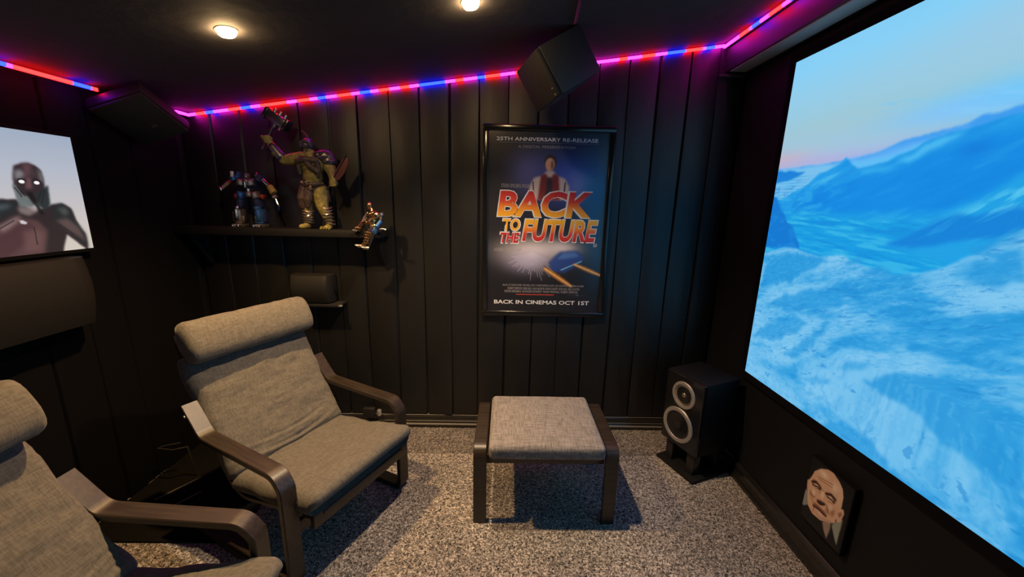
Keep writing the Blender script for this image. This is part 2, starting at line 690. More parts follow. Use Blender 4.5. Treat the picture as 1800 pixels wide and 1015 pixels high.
EDGE_Y = 2.045
fl = struct(pyobj('floor', [(LEFT-.05, REAR-.05, 0), (RIGHT+.05, REAR-.05, 0), (RIGHT+.05, EDGE_Y, 0), (LEFT-.05, EDGE_Y, 0),
                            (LEFT-.05, REAR-.05, -.05), (RIGHT+.05, REAR-.05, -.05), (RIGHT+.05, EDGE_Y, -.05), (LEFT-.05, EDGE_Y, -.05)],
                  [(0, 1, 2, 3), (4, 7, 6, 5), (0, 4, 5, 1), (1, 5, 6, 2), (2, 6, 7, 3), (3, 7, 4, 0)], MT['carpet']))
# narrow strip of carpet between the seam and the back skirting, lying a little lower
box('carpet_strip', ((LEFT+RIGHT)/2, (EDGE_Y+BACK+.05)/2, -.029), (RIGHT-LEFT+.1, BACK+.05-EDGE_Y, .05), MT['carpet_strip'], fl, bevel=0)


def wall(name, x0, x1, y0, y1, zt0, zt1, material):
    """box wall whose top follows the sloping ceiling"""
    vv = []
    for x, y in ((x0, y0), (x1, y0), (x1, y1), (x0, y1)):
        vv.append((x, y, -.05))
    for x, y in ((x0, y0), (x1, y0), (x1, y1), (x0, y1)):
        vv.append((x, y, ceil_z(x)+.02))
    return struct(pyobj(name, vv, [(0, 1, 2, 3), (4, 5, 6, 7), (0, 1, 5, 4), (1, 2, 6, 5), (2, 3, 7, 6), (3, 0, 4, 7)], material))


wall('wall_back', LEFT-.1, RIGHT+.1, BACK, BACK+.08, 0, 0, MT['panel'])
wall('wall_left', LEFT-.08, LEFT, REAR, BACK, 0, 0, MT['panel'])
wall('wall_right', RIGHT, RIGHT+.08, REAR, BACK, 0, 0, MT['panel'])
wall('wall_rear', LEFT-.1, RIGHT+.1, REAR-.08, REAR, 0, 0, MT['panel'])
cx0, cx1 = LEFT-.1, RIGHT+.1
struct(pyobj('ceiling', [(cx0, REAR-.1, ceil_z(cx0)), (cx1, REAR-.1, ceil_z(cx1)), (cx1, BACK+.1, ceil_z(cx1)), (cx0, BACK+.1, ceil_z(cx0)),
                         (cx0, REAR-.1, ceil_z(cx0)+.1), (cx1, REAR-.1, ceil_z(cx1)+.1), (cx1, BACK+.1, ceil_z(cx1)+.1), (cx0, BACK+.1, ceil_z(cx0)+.1)],
             [(0, 1, 2, 3), (4, 5, 6, 7), (0, 1, 5, 4), (1, 2, 6, 5), (2, 3, 7, 6), (3, 0, 4, 7)], MT['ceiling']))


def skirting(name, axis):
    """stepped black skirting: section (out from wall, height)"""
    sec = [(0, 0.0), (.036, 0.0), (.036, .018), (.024, .034), (.024, .042), (.020, .047), (.020, .074), (.010, .086), (.006, .089), (0, .089)]
    vv = []
    if axis == 'back':
        for x in (LEFT+.002, RIGHT-.002):
            vv += [(x, BACK-.002-d, z-.004) for d, z in sec]
    else:
        for y in (REAR+.01, BACK-.035):
            vv += [(RIGHT-.003-d, y, z-.002) for d, z in sec]
    n = len(sec)
    ff = [tuple(range(n)), tuple(range(n, 2*n))]+[(k, (k+1) % n, n+(k+1) % n, n+k) for k in range(n)]
    return struct(pyobj(name, vv, ff, MT['skirting']))


bbk = skirting('baseboard_back', 'back')
MT['highlight_strip'] = mat('grey_highlight_satin', (0.20, 0.185, 0.165), 0.35)  # lamp highlights along the black skirting, painted as paler grey strips
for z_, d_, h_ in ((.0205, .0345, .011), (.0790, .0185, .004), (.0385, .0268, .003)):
    box('highlight_strip', ((LEFT+RIGHT)/2, BACK-.002-d_+.001, z_+.0005), (RIGHT-LEFT-.09, .008, h_), MT['highlight_strip'], bbk, rot=Matrix.Rotation(-.5, 3, 'X'), bevel=.001)
skirting('baseboard_right', 'right')

# soffit running above the screen
struct(box('trim_1', ((1.20+RIGHT-.002)/2, (REAR+BACK)/2, (2.215+2.335)/2), (RIGHT-.002-1.20, BACK-REAR-.01, 2.335-2.215), MT['soffit'], bevel=.004))


MT['soffit_glow'] = mat('grey_soffit_glow', (0.34, 0.34, 0.36), 0.6)
struct(box('trim_2', (1.252, (REAR+2.30)/2, 2.2115), (.085, 2.30-REAR, .006), MT['soffit_glow'], bevel=.001))  # pale strip added under the soffit, screen glow put into its colour


# ---- pleated drapes
def drape(name, seams, z0, ztop, place, label, fabric='drape', depth=.011, rows=46, bulge=.004):
    cols = []
    for a, b in zip(seams[:-1], seams[1:]):
        for t in (0, .02, .035, .08, .2, .35, .5, .65, .8, .92, .965, .98):
            cols.append((a+(b-a)*t, t))
    cols.append((seams[-1], 0))
    V, Fc = [], []
    for j in range(rows+1):
        q = j/rows
        for k, (s, t) in enumerate(cols):
            e = min(t, 1-t)
            groove = -depth*max(0, 1-e/.032)**1.0
            sid = math.floor((k+.001)/12)
            lean = (math.sin(sid*2.4)*.004)*(t-.5)*2
            wr = (fbm(np.array(s*9.0), np.array(q*3.0), 11)-.5)*.010
            wr2 = (fbm(np.array(s*14.0+q*7), np.array(q*8.0), 23)-.5)*(.003+.014*max(0, .28-q)/.28)
            d = groove+bulge*math.sin(math.pi*t)+lean+float(wr)+float(wr2)
            ss = s+.004*math.sin(q*5+sid*1.7)
            zt = ztop(s)
            V.append(place(ss, d, z0+(zt-z0)*q))
    n = len(cols)
    for j in range(rows):
        for k in range(n-1):
            a = j*n+k
            Fc.append((a, a+1, a+n+1, a+n))
    me = bpy.data.meshes.new(name)
    me.from_pydata([tuple(map(float, v)) for v in V], [], Fc)
    o = from_mesh(me, name, MT[fabric], None, smooth=True, angle=.45)
    return tag(o, label, 'curtain')


seams = [-1.835, -1.68, -1.515, -1.35, -1.18, -1.013, -.858, -.673, -.502, -.335, -.168, .0, .17, .335, .502, .67, .839, 1.005, 1.167, 1.318]
drape('pleated_curtain', seams, .088, lambda s: ceil_z(s)-.004, lambda s, d, z: (s, 2.345-d-.004, z),
      'black pleated fabric covering the wall behind the poster')
ls = [-2.25+.17*k for k in range(27)]
ls[-1] = 2.30
drape('pleated_curtain', ls, .01, lambda s: ceil_z(LEFT)-.004, lambda s, d, z: (-1.842+d, s, z),
      'black pleated fabric covering the wall with the lit portrait display', fabric='velvet')

# ================================================================= projection screen
SX, SY0, SZ0, SH = 1.3105, 1.9242, .6191, 1.5166
SWD = SH*16/9


def S(u, v):
    p = on(u, v, 0, SX)
    return (SY0-p[1], p[2]-SZ0)


ss = np.concatenate([np.linspace(0, 1.18, 430), np.linspace(1.18, SWD, 120)[1:]])
zz = np.linspace(0, SH, 520)
Sg, Zg = np.meshgrid(ss, zz)
pt = Paint(Sg, Zg, (135, 200, 238))


def ramp(t, stops):
    t = np.asarray(t)
    xs = [s[0] for s in stops]
    return np.stack([np.interp(t, xs, [s[1][k] for s in stops]) for k in range(3)], -1)


tz = Zg+(fbm(Sg*1.5, Zg*4, 3)-.5)*.05
sky = ramp(tz, [(1.03, (150, 180, 228)), (1.07, (160, 184, 222)), (1.12, (158, 192, 214)), (1.22, (150, 196, 214)), (1.32, (146, 199, 224)), (1.45, (132, 203, 240)), (1.52, (126, 200, 240))])
pt.I = sky
pt.glow((.03, 1.085), (.17, .040), (206, 168, 184), .6)
pt.glow((.25, 1.065), (.25, .020), (176, 172, 214), .7)
pt.glow((.95, 1.17), (.38, .05), (100, 195, 250), .85)
pt.glow((.72, 1.16), (.16, .03), (125, 190, 250), .5)
pt.glow((.98, 1.36), (.35, .08), (160, 195, 222), .5)
pt.glow((.30, 1.20), (.30, .05), (158, 194, 205), .6)
wisp = fbm(Sg*6, Zg*40+Sg*8, 7)
pt.mix(np.clip((wisp-.56)*6, 0, 1)*np.exp(-((Sg-.62)/.16)**2-((Zg-1.203)/.022)**2), (92, 190, 242))
pt.mix(np.clip((wisp-.52)*6, 0, 1)*np.exp(-((Sg-.9)/.4)**2-((Zg-1.18)/.05)**2)*.5, (140, 205, 246))
right = SWD+.1


def under(line, floor=-.1):
    return list(line)+[(right, line[-1][1]), (right, floor), (line[0][0]-.1, floor), (line[0][0]-.1, line[0][1])]


# far hazy ridge, then the snow basin on the left
pt.poly(under([(-.05, 1.045), (.216, 1.047), (.41, 1.052), (.50, 1.066), (.56, 1.082), (.60, 1.094), (.64, 1.096), (.70, 1.104), (.767, 1.112), (.80, 1.130), (.84, 1.128), (.87, 1.136), (.93, 1.142), (1.0, 1.16), (1.2, 1.19), (1.6, 1.17), (2.1, 1.21), (2.6, 1.18)]), (58, 152, 236), 1, warp=.004, freq=12)
pt.poly([(-.1, 1.04), (.25, 1.045), (.40, 1.045), (.42, 1.00), (.2, .9), (-.1, .85)], (122, 192, 236), 2, warp=.006)
pt.poly([(.38, 1.055), (.50, 1.062), (.60, 1.078), (.70, 1.090), (.78, 1.102), (.74, 1.06), (.55, 1.02), (.42, 1.01)], (104, 178, 246), 3, .75, warp=.008)
pt.poly([(.40, 1.045), (.55, 1.05), (.66, 1.075), (.72, 1.07), (.55, 1.025), (.42, 1.01)], (96, 196, 244), 2, .7, warp=.010)
pt.poly([(-.05, 1.02), (.014, 1.040), (.05, 1.030), (.08, 1.036), (.12, 1.028), (.18, 1.024), (.14, 1.008), (.08, .992), (-.05, .975)], (12, 120, 212), 1, warp=.005)
for k in range(9):
    zc = .90+.013*k
    pt.glow((.05+.012*k, zc), (.06, .0022), (22, 140, 212), .55)
# the big blue mountainside
side = [(.06, .905), (.12, .935), (.20, .965), (.256, 1.008), (.30, 1.020), (.33, 1.035), (.352, 1.040), (.376, 1.060), (.392, 1.050), (.41, 1.032), (.439, 1.013), (.489, 1.022), (.551, 1.030), (.58, 1.046), (.62, 1.056), (.66, 1.078), (.72, 1.092), (.78, 1.098), (.85, 1.112), (.92, 1.118), (1.05, 1.140), (1.3, 1.12), (1.7, 1.13), (2.2, 1.10), (2.65, 1.06)]
sm_ = blur(in_poly(Sg+(fbm(Sg*16, Zg*16, 13)-.5)*.006, Zg+(fbm(Sg*16, Zg*16, 14)-.5)*.010, under(side)), 1)
pt.mix(sm_, (20, 150, 228))
rid = fbm((Sg+Zg*.3)*7, (Zg-Sg*.42)*42, 31, 5)
core = blur(in_poly(Sg+(fbm(Sg*7, Zg*7, 15)-.5)*.05, Zg+(fbm(Sg*7, Zg*7, 16)-.5)*.03,
            [(.26, .955), (.40, .982), (.48, .985), (.54, 1.000), (.62, 1.025), (.70, 1.055), (.80, 1.075), (1.05, 1.09), (1.2, 1.05), (1.3, .95), (.95, .90), (.80, .86), (.58, .845), (.40, .83), (.30, .85), (.16, .88)]), 5)
pt.mix(core, (0, 131, 224))
pt.mix(sm_*np.clip((rid-.54)*5, 0, 1)*(.55-.42*core), (92, 196, 242))
pt.mix(sm_*np.clip((.45-rid)*5, 0, 1)*.35, (0, 118, 214))
pt.poly([(.58, 1.030), (.64, 1.055), (.70, 1.082), (.78, 1.092), (.75, 1.076), (.69, 1.052), (.62, 1.022)], (84, 194, 244), 2, .75, warp=.010, freq=30)
pt.poly([(.45, 1.004), (.56, 1.012), (.62, 1.034), (.66, 1.048), (.60, 1.02), (.54, .996), (.46, .992)], (60, 180, 238), 2, .7, warp=.010, freq=30)
pt.glow((.80, 1.040), (.045, .022), (0, 112, 212), .7)
veins = fbm(Sg*22+Zg*10, Zg*60-Sg*14, 33, 4)
lo_ = np.clip((.50-Sg)/.25, 0, 1)*np.clip((1.0-Zg)/.04, 0, 1)*np.clip((Zg-.80)/.05, 0, 1)
pt.mix(lo_*np.clip((veins-.53)*7, 0, 1)*.45, (60, 178, 234))
pt.mix(lo_*np.clip((.45-veins)*7, 0, 1)*.4, (0, 112, 208))
# valley floor with fine drift lines
val = np.clip((.870-Zg+(fbm(Sg*5, Zg*5, 17)-.5)*.06)/.05, 0, 1)
st = fbm(Sg*9, Zg*85+Sg*5, 51, 5)
pt.mix(val*.92, (6, 152, 222))
pt.mix(val*np.clip((st-.52)*7, 0, 1)*.5, (78, 200, 234))
pt.mix(val*np.clip((.45-st)*7, 0, 1)*.55, (0, 124, 212))
# right-hand slope, its lit upper flank and dark wedge
pt.poly([(.60, .752), (.70, .80), (.76, .86), (.84, .90), (.93, .965), (1.1, 1.06), (1.5, 1.15), (right, 1.2), (right, .2), (1.1, .62), (.86, .70)], (18, 156, 226), 3, warp=.012)
lit = blur(in_poly(Sg, Zg, [(.74, .82), (.86, .895), (1.0, 1.0), (1.3, 1.1), (1.7, 1.1), (1.2, .86), (.9, .79)]), 5)
sn = fbm((Sg+Zg*.6)*12, (Zg-Sg*.75)*70, 61, 5)
pt.mix(lit*np.clip((sn-.47)*6, 0, 1)*.8, (98, 208, 240))
wed = blur(in_poly(Sg+(fbm(Sg*12, Zg*12, 62)-.5)*.03, Zg+(fbm(Sg*12, Zg*12, 63)-.5)*.02,
           [(.60, .752), (.68, .79), (.74, .835), (.80, .86), (.85, .855), (.95, .89), (1.1, .96), (1.25, 1.0), (1.1, .86), (.95, .81), (.85, .785), (.70, .752)]), 2)
pt.mix(wed*.85, (0, 116, 210))
pt.mix(wed*np.clip((sn-.55)*6, 0, 1)*.4, (40, 165, 228))
lfm = blur(in_poly(Sg+(fbm(Sg*20, Zg*20, 64)-.5)*.014, Zg, [(-.05, .93), (.022, .915), (.05, .875), (.09, .84), (.125, .80), (.16, .785), (.185, .745), (.21, .72), (.225, .69), (-.05, .67)]), 1)
pt.mix(lfm, (0, 110, 205))
pt.mix(lfm*np.clip((veins-.52)*7, 0, 1)*.35, (30, 145, 222))
# foreground snowfield
fg = [(-.05, .635), (.03, .655), (.12, .685), (.2, .69), (.28, .675), (.343, .668), (.40, .684), (.45, .688), (.50, .668), (.56, .665), (.64, .655), (.72, .66), (.80, .70), (.88, .755), (.956, .83), (1.1, .93), (1.4, 1.0), (1.8, .92), (2.3, .98), (2.65, .9)]
fgm = blur(in_poly(Sg+(fbm(Sg*18, Zg*18, 71)-.5)*.012, Zg+(fbm(Sg*18, Zg*18, 72)-.5)*.02, under(fg)), 1)
wz = Zg+(fbm(Sg*5, Zg*9, 82)-.5)*.05-Sg*.36*np.clip((Zg-.02)/.30, 0, 1)
big = fbm(Sg*4.2, wz*13, 91, 6, .6)
fine = fbm(Sg*26, wz*120, 93, 4)
snow = ramp(big, [(.26, (24, 142, 212)), (.36, (52, 160, 222)), (.42, (84, 176, 228)), (.48, (104, 186, 232)), (.58, (118, 192, 235)), (.75, (132, 200, 238))])
pt.mix(fgm, snow)
for pts, op in (([(1335, 505), (1345, 470), (1365, 452), (1400, 443), (1445, 455), (1458, 460), (1435, 468), (1410, 478), (1400, 490), (1370, 498)], .95),
                ([(1480, 458), (1505, 453), (1515, 462), (1512, 466), (1490, 464)], .85),
                ([(1508, 480), (1530, 472), (1550, 466), (1566, 480), (1571, 492), (1545, 486)], .9),
                ([(1345, 535), (1380, 520), (1400, 515), (1440, 508), (1465, 512), (1490, 530), (1478, 540), (1440, 545), (1400, 545)], .8),
                ([(1400, 548), (1440, 545), (1478, 552), (1455, 560), (1420, 556)], .7),
                ([(1500, 520), (1560, 515), (1600, 525), (1570, 535), (1520, 540)], .55),
                ([(1590, 530), (1625, 524), (1640, 531), (1610, 537)], .7),
                ([(1600, 575), (1650, 565), (1740, 558), (1800, 565), (1800, 608), (1760, 608), (1700, 598), (1650, 585)], .85),
                ([(1690, 495), (1720, 470), (1760, 450), (1800, 440), (1800, 495), (1740, 503)], .8),
                ([(1700, 440), (1740, 425), (1800, 395), (1800, 415), (1750, 440), (1715, 450)], .6),
                ([(1320, 590), (1350, 568), (1395, 558), (1420, 570), (1400, 585), (1360, 600)], .75),
                ([(1375, 625), (1410, 600), (1440, 575), (1455, 562), (1450, 585), (1425, 610), (1400, 630)], .75),
                ([(1480, 605), (1520, 602), (1560, 606), (1540, 610), (1500, 610)], .5),
                ([(1515, 672), (1580, 656), (1640, 662), (1710, 668), (1720, 690), (1740, 705), (1800, 725), (1800, 868), (1760, 850), (1700, 810), (1650, 775), (1620, 740), (1600, 720), (1560, 695)], .85),
                ([(1446, 745), (1480, 738), (1510, 760), (1540, 785), (1560, 820), (1600, 850), (1650, 880), (1680, 900), (1620, 885), (1540, 835), (1480, 785)], .8),
                ([(1410, 668), (1440, 662), (1462, 668), (1455, 676), (1425, 676)], .5),
                ([(1470, 645), (1510, 632), (1532, 632), (1520, 645), (1490, 652)], .6)):
    pt.poly([S(*q) for q in pts], (26, 144, 214), 2, op, warp=.020, freq=34, seed=len(pts)*7)
blu = np.clip((pt.I[..., 0]-40)/60, 0, 1)
pt.mix(fgm*np.clip((fine-.50)*5, 0, 1)*(1-blu)*.30, (52, 168, 228))
pt.mix(fgm*np.clip((.47-fine)*6, 0, 1)*blu*.28, (58, 158, 222))
rg = np.abs(fbm(Sg*7, wz*22, 97, 5)-.5)
pt.mix(fgm*np.clip((.022-rg)/.022, 0, 1)*.30*(fbm(Sg*5, Zg*5, 99) > .48), (20, 132, 208))
gr = fbm(Sg*60, wz*170, 121, 4)
pt.mix(fgm*np.clip((gr-.58)*8, 0, 1)*.16, (150, 212, 244))
pt.mix(fgm*np.clip((.42-gr)*8, 0, 1)*.22, (24, 136, 208))
dash = np.clip((fbm(Sg*24, wz*150+Sg*10, 131, 3)-.66)*14, 0, 1)*(fbm(Sg*6, Zg*8, 133) > .5)
pt.mix(fgm*dash*.5, (16, 122, 200))
land = blur(in_poly(Sg, Zg, under([(-.05, 1.045), (.4, 1.05), (.7, 1.1), (1.0, 1.16), (2.6, 1.18)])), 6)
pt.mix(land*.16, (86, 160, 208))
pt.I = np.clip(pt.I, 0, 255)
scr = empty('projection_screen', (SX, SY0-SWD/2, SZ0), label='large projection screen showing a blue snowy mountain valley', cat='screen')
P = np.stack([np.full_like(Sg, 0.0), (SY0-Sg)-(SY0-SWD/2), Zg], -1)
picture_mesh('picture_surface', P, pt.I, print_mat('projected_picture', emission=SCREEN_GAIN), scr)
for c, s in (((.010, 0, SH/2+SH/2+.02), (.022, SWD+.08, .04)), ((.010, 0, -.02), (.022, SWD+.08, .04)),
             ((.010, SWD/2+.02, SH/2), (.022, .04, SH)), ((.010, -SWD/2-.02, SH/2), (.022, .04, SH))):
    box('border', c, s, MT['edge'], scr, bevel=.001)

# ================================================================= downlights
def downlight(x, y, label, tint):
    z = ceil_z(x)
    e = empty('downlight', (x, y, z), label=label, cat='downlight', group='recessed ceiling downlights')
    n = Vector((.1447, 0, -1)).normalized()
    lathe('bezel', [(.028, 0), (.035, 0), (.035, .002), (.031, .004), (.028, .004), (.028, 0)], (0, 0, 0), n, MT['bezel'], e)
    lathe('lens', [(.0275, .001), (.0275, .013), (.023, .018), (.013, .021), (0, .022)], (0, 0, 0), n, MT['lens'], e)
    ld = bpy.data.lights.new('downlight_beam', 'SPOT')
    ld.energy = LAMP_WATTS
    ld.color = tint
    ld.spot_size = math.radians(122)
    ld.spot_blend = 0.85
    ld.shadow_soft_size = .018
    lo = bpy.data.objects.new('downlight_beam', ld)
    lo.location = (.006, 0, -.052)
    link(lo, e)
    return e


p1, p2 = on(398, 58, 2, ceil_z(-1.0)-.008), on(827, 8, 2, ceil_z(-.145)-.008)
downlight(p1[0], p1[1], 'lit round downlight in the ceiling above the whole armchair', LAMP_COLOURS[0])
downlight(p2[0], p2[1], 'lit round downlight in the ceiling above the footstool', LAMP_COLOURS[1])

# ================================================================= LED strip
def led_run(marks, point, at, label):
    led = empty('led_strip', at, label=label, cat='led strip', group='colour LED strips round the ceiling')
    for (a, c), (b, _) in zip(marks[:-1], marks[1:]):
        if c is None:
            continue
        p, q = Vector(point(a)), Vector(point(b))
        d = (q-p)
        L = d.length
        rot = d.to_track_quat('X', 'Z').to_matrix()
        me_c = (p+q)/2-Vector(led.location)
        bm = bmesh.new()
        add_box(bm, me_c, (L, .009, .0125), rot, 0)
        finish(bm, 'led_segment', MT[c], led)
    return led


R_, P_, B_ = 'led_red', 'led_pink', 'led_blue'
LY = 2.318
back_marks = [(335, P_), (345, R_), (362, B_), (377, P_), (402, R_), (424, B_), (442, P_), (458, R_), (505, P_), (522, R_), (545, P_), (558, B_), (574, P_), (592, R_), (618, P_), (632, B_),
              (652, P_), (665, R_), (685, P_), (703, R_), (720, P_), (736, B_), (783, P_), (800, R_), (815, P_), (838, B_), (853, R_), (880, P_),
              (905, R_), (940, B_), (975, P_), (1000, R_), (1030, P_), (1088, R_), (1103, P_), (1128, R_), (1152, P_), (1172, B_), (1205, R_), (1235, P_), (1240, B_), (1257, P_), (1273, None)]


def back_point(u):
    v = 207+(82.8-207)*(u-335)/(1273.3-335)
    p = on(u, v, 1, LY)
    return (p[0], LY, 1.9114+.1447*(p[0]+1.7763)+.0035)


bl = led_run(back_marks, back_point, (.0, 2.3, 2.15), 'glowing red and blue LED strip along the ceiling above the poster')


def right_point(u):
    p = on(u, 82.8-82.8*(u-1273.3)/(1393-1273.3), 0, 1.172)
    return (1.172, p[1], 2.338)


led_run([(1273.3, P_), (1300, R_), (1318, P_), (1322, B_), (1337, P_), (1352, R_), (1376, P_), (1390, B_), (1400, R_), (1420, P_), (1440, B_), (1460, None)], right_point, (1.172, 1.9, 2.3), 'glowing red and blue LED strip along the soffit above the projection screen')


def left_point(u):
    p = on(u, 165.4+(165.4-112)/(191-3)*(u-191), 0, -1.766)
    return (-1.766, p[1], 1.912)


led_run([(-60, P_), (-30, R_), (-8, B_), (10, P_), (20, R_), (127, B_), (160, R_), (171, None)], left_point, (-1.766, 1.5, 1.9), 'glowing red and blue LED strip above the lit display')
led_run([(309, P_), (333, None)], left_point, (-1.766, 2.2, 1.9), 'short pink stub of LED strip at the ceiling corner over the shelf')

# ================================================================= framed poster
PY = 2.306
pl, pr_, pb, ptop = -.143, .615, .788, 1.913
poster = empty('framed_poster', (0, PY, 1.35), label='framed film poster on the black pleated wall, red and yellow title', cat='poster')


def PO(o):
    return (o[0], o[1]-PY, o[2]-1.35)


fw = .034
for nm, c, s in (('frame_bar', ((pl+pr_)/2, PY+.012, ptop-fw/2), (pr_-pl, .026, fw)), ('frame_bar', ((pl+pr_)/2, PY+.012, pb+fw/2), (pr_-pl, .026, fw)),
                 ('frame_bar', (pl+fw/2, PY+.012, (pb+ptop)/2), (fw, .026, ptop-pb-2*fw)), ('frame_bar', (pr_-fw/2, PY+.012, (pb+ptop)/2), (fw, .026, ptop-pb-2*fw))):
    box(nm, PO(c), s, MT['gloss'], poster, bevel=.007, seg=3)
box('backing', PO(((pl+pr_)/2, PY+.019, (pb+ptop)/2)), (pr_-pl-2*fw+.006, .006, ptop-pb-2*fw+.006), MT['blackmatte'], poster, bevel=0)
ix0, ix1, iz0, iz1 = pl+fw, pr_-fw, pb+fw, ptop-fw
gx, gz = np.meshgrid(np.linspace(ix0, ix1, 290), np.linspace(iz0, iz1, 430))
pp = Paint(gx, gz, (26, 26, 34))
pp.mix(np.clip((1.7-gz)*.2, 0, 1)*.4, (34, 32, 38))
pp.glow((.33, 1.62), (.20, .17), (60, 92, 215), .95)
pp.glow((.12, 1.66), (.12, .12), (120, 116, 185), .8)
pp.glow((.44, 1.58), (.10, .10), (165, 165, 240), .85)
pp.glow((.52, 1.50), (.10, .30), (20, 120, 190), .8)
pp.glow((.56, 1.20), (.07, .25), (18, 70, 120), .6)
# a plain standing figure, head and shoulders
pp.ell((.247, 1.712), (.040, .050), (60, 42, 40), .25)
pp.ell((.245, 1.700), (.032, .042), (235, 178, 150), .25)
pp.ell((.258, 1.697), (.014, .034), (120, 78, 68), .6, .7)
pp.poly([(.225, 1.665), (.268, 1.665), (.285, 1.64), (.335, 1.625), (.362, 1.58), (.368, 1.50), (.125, 1.50), (.130, 1.58), (.155, 1.625), (.205, 1.64)], (225, 206, 202), 2)
pp.poly([(.195, 1.64), (.225, 1.65), (.245, 1.60), (.268, 1.65), (.298, 1.64), (.310, 1.50), (.180, 1.50)], (140, 48, 50), 2)
pp.poly([(.232, 1.63), (.260, 1.63), (.265, 1.50), (.222, 1.50)], (60, 46, 58), 2)
pp.line([(.150, 1.60), (.158, 1.50)], .004, (95, 82, 86))
pp.line([(.338, 1.60), (.332, 1.50)], .004, (70, 66, 84))
# white burst, a soft blue wedge and two orange streaks
pp.glow((.17, 1.20), (.20, .075), (240, 232, 236), 1.0, .8)
pp.glow((.34, 1.22), (.10, .040), (235, 226, 232), .9)
pp.glow((.13, 1.13), (.14, .07), (185, 180, 225), .8)
for k in range(26):
    a = math.radians(195+k*5.6)
    L = .10+.09*random.random()
    pp.line([(.16, 1.19), (.16+math.cos(a)*L, 1.19+math.sin(a)*L*1.0)], .0016, (225, 222, 245), op=.6)
pp.poly([(.26, 1.13), (.33, 1.20), (.43, 1.205), (.475, 1.17), (.465, 1.13), (.36, 1.07), (.29, 1.075)], (44, 78, 165), 3, .9, warp=.006)
pp.poly([(.31, 1.15), (.35, 1.19), (.42, 1.195), (.45, 1.17), (.37, 1.155)], (92, 142, 215), 2, .7)
pp.line([(.34, 1.085), (.46, 1.14)], .004, (120, 185, 230))
for a, b, wd in (((.24, 1.09), (.405, .985), .022), ((.42, 1.12), (.585, 1.055), .018)):
    for q in range(14):
        t = q/13
        c = (a[0]+(b[0]-a[0])*t, a[1]+(b[1]-a[1])*t)
        pp.ell(c, (wd*.75, wd*(.35+.75*math.sin(math.pi*min(1, t*.75+.12)))), (232, 132+30*(q % 2), 52), .6, .75)
    pp.line([a, b], .004, (250, 225, 170), op=.7)
pp.line([(-.05, 1.818), (.52, 1.818)], .0014, (150, 150, 165), op=.7)
for a_, b_ in (((.530, 1.232), (.546, 1.232)), ((.530, 1.248), (.546, 1.248)), ((.530, 1.232), (.530, 1.248)), ((.546, 1.232), (.546, 1.248)), ((.534, 1.240), (.542, 1.240))):
    pp.line([a_, b_], .0018, (190, 190, 200))
pp.line([(.07, .926), (.30, .926)], .0028, (200, 70, 55))
pp.ell((.447, .928), (.013, .009), (90, 92, 105), .4, .8)
pp.line([(.39, .926), (.50, .926)], .0012, (90, 92, 105), op=.7)
pm = np.stack([gx, np.full_like(gx, PY+.0150-PY), gz-1.35], -1)
prn = picture_mesh('print', pm, pp.I, print_mat('poster_print', .55), poster)
MT['ink_white'] = mat('white_ink', tuple(lin((242, 242, 248))), .6)
MT['ink_grey'] = mat('grey_ink', tuple(lin((170, 166, 172))), .6)
MT['title1'] = gradient_mat('title_ink_red_to_yellow', [(0, (252, 190, 40)), (.35, (245, 150, 40)), (.6, (222, 70, 48)), (1, (205, 32, 44))], .150)
MT['title2'] = gradient_mat('title_ink_yellow_to_red', [(0, (205, 32, 44)), (.35, (222, 70, 48)), (.6, (245, 150, 40)), (1, (252, 200, 50))], .130)
MT['ink_red'] = mat('red_ink', tuple(lin((205, 40, 46))), .6)
MT['ink_yellow'] = mat('yellow_ink', tuple(lin((250, 185, 50))), .6)


def ink(body, x0, x1, z0, z1, material, layer=1, **k):
    return lettering('lettering', body, x0, z0-1.35, x1-x0, z1-z0, .0150-.0005*layer, material, prn, **k)


ink('25TH ANNIVERSARY RE-RELEASE', -.065, .515, 1.826, 1.846, MT['ink_white'], bold=.012)
ink('A DIGITAL PRESENTATION', .058, .385, 1.788, 1.803, MT['ink_grey'])
ink('STEVEN SPIELBERG PRESENTS', -.035, .150, 1.567, 1.588, MT['ink_grey'])
for body, a, b, c, d, mtl, sh in (('BACK', -.055, .50, 1.400, 1.550, 'title1', .12), ('FUTURE', .095, .545, 1.256, 1.386, 'title2', .2),
                                  ('TO', -.020, .080, 1.318, 1.386, 'ink_yellow', .1), ('THE', -.035, .080, 1.245, 1.305, 'ink_red', .2)):
    ink(body, a-.006, b+.006, c-.006, d+.006, MT['ink_white'], 1, shear=sh, bold=.06)
    ink(body, a, b, c, d, MT[mtl], 2, shear=sh, bold=.035)
ink('A ROBERT ZEMECKIS FILM', -.072, .09, 1.192, 1.214, MT['ink_grey'])
ink('BACK TO THE FUTURE  MICHAEL J FOX  CHRISTOPHER LLOYD  LEA THOMPSON  CRISPIN GLOVER', -.015, .485, .976, .991, MT['ink_grey'])
ink('ROBERT ZEMECKIS  BOB GALE  ALAN SILVESTRI  DEAN CUNDEY  BOB GALE  NEIL CANTON', .015, .46, .958, .972, MT['ink_grey'])
ink('STEVEN SPIELBERG  KATHLEEN KENNEDY  FRANK MARSHALL  ROBERT ZEMECKIS', -.005, .45, .939, .953, MT['ink_grey'])
ink('BACK IN CINEMAS OCT', -.068, .435, .865, .890, MT['ink_white'], bold=.02)
ink('1ST', .458, .525, .865, .890, MT['ink_white'], bold=.02)
box('pane', PO(((pl+pr_)/2, PY+.0115, (pb+ptop)/2)), (pr_-pl-2*fw+.004, .002, ptop-pb-2*fw+.004), pane_mat('acrylic_pane', .20), poster, bevel=0)


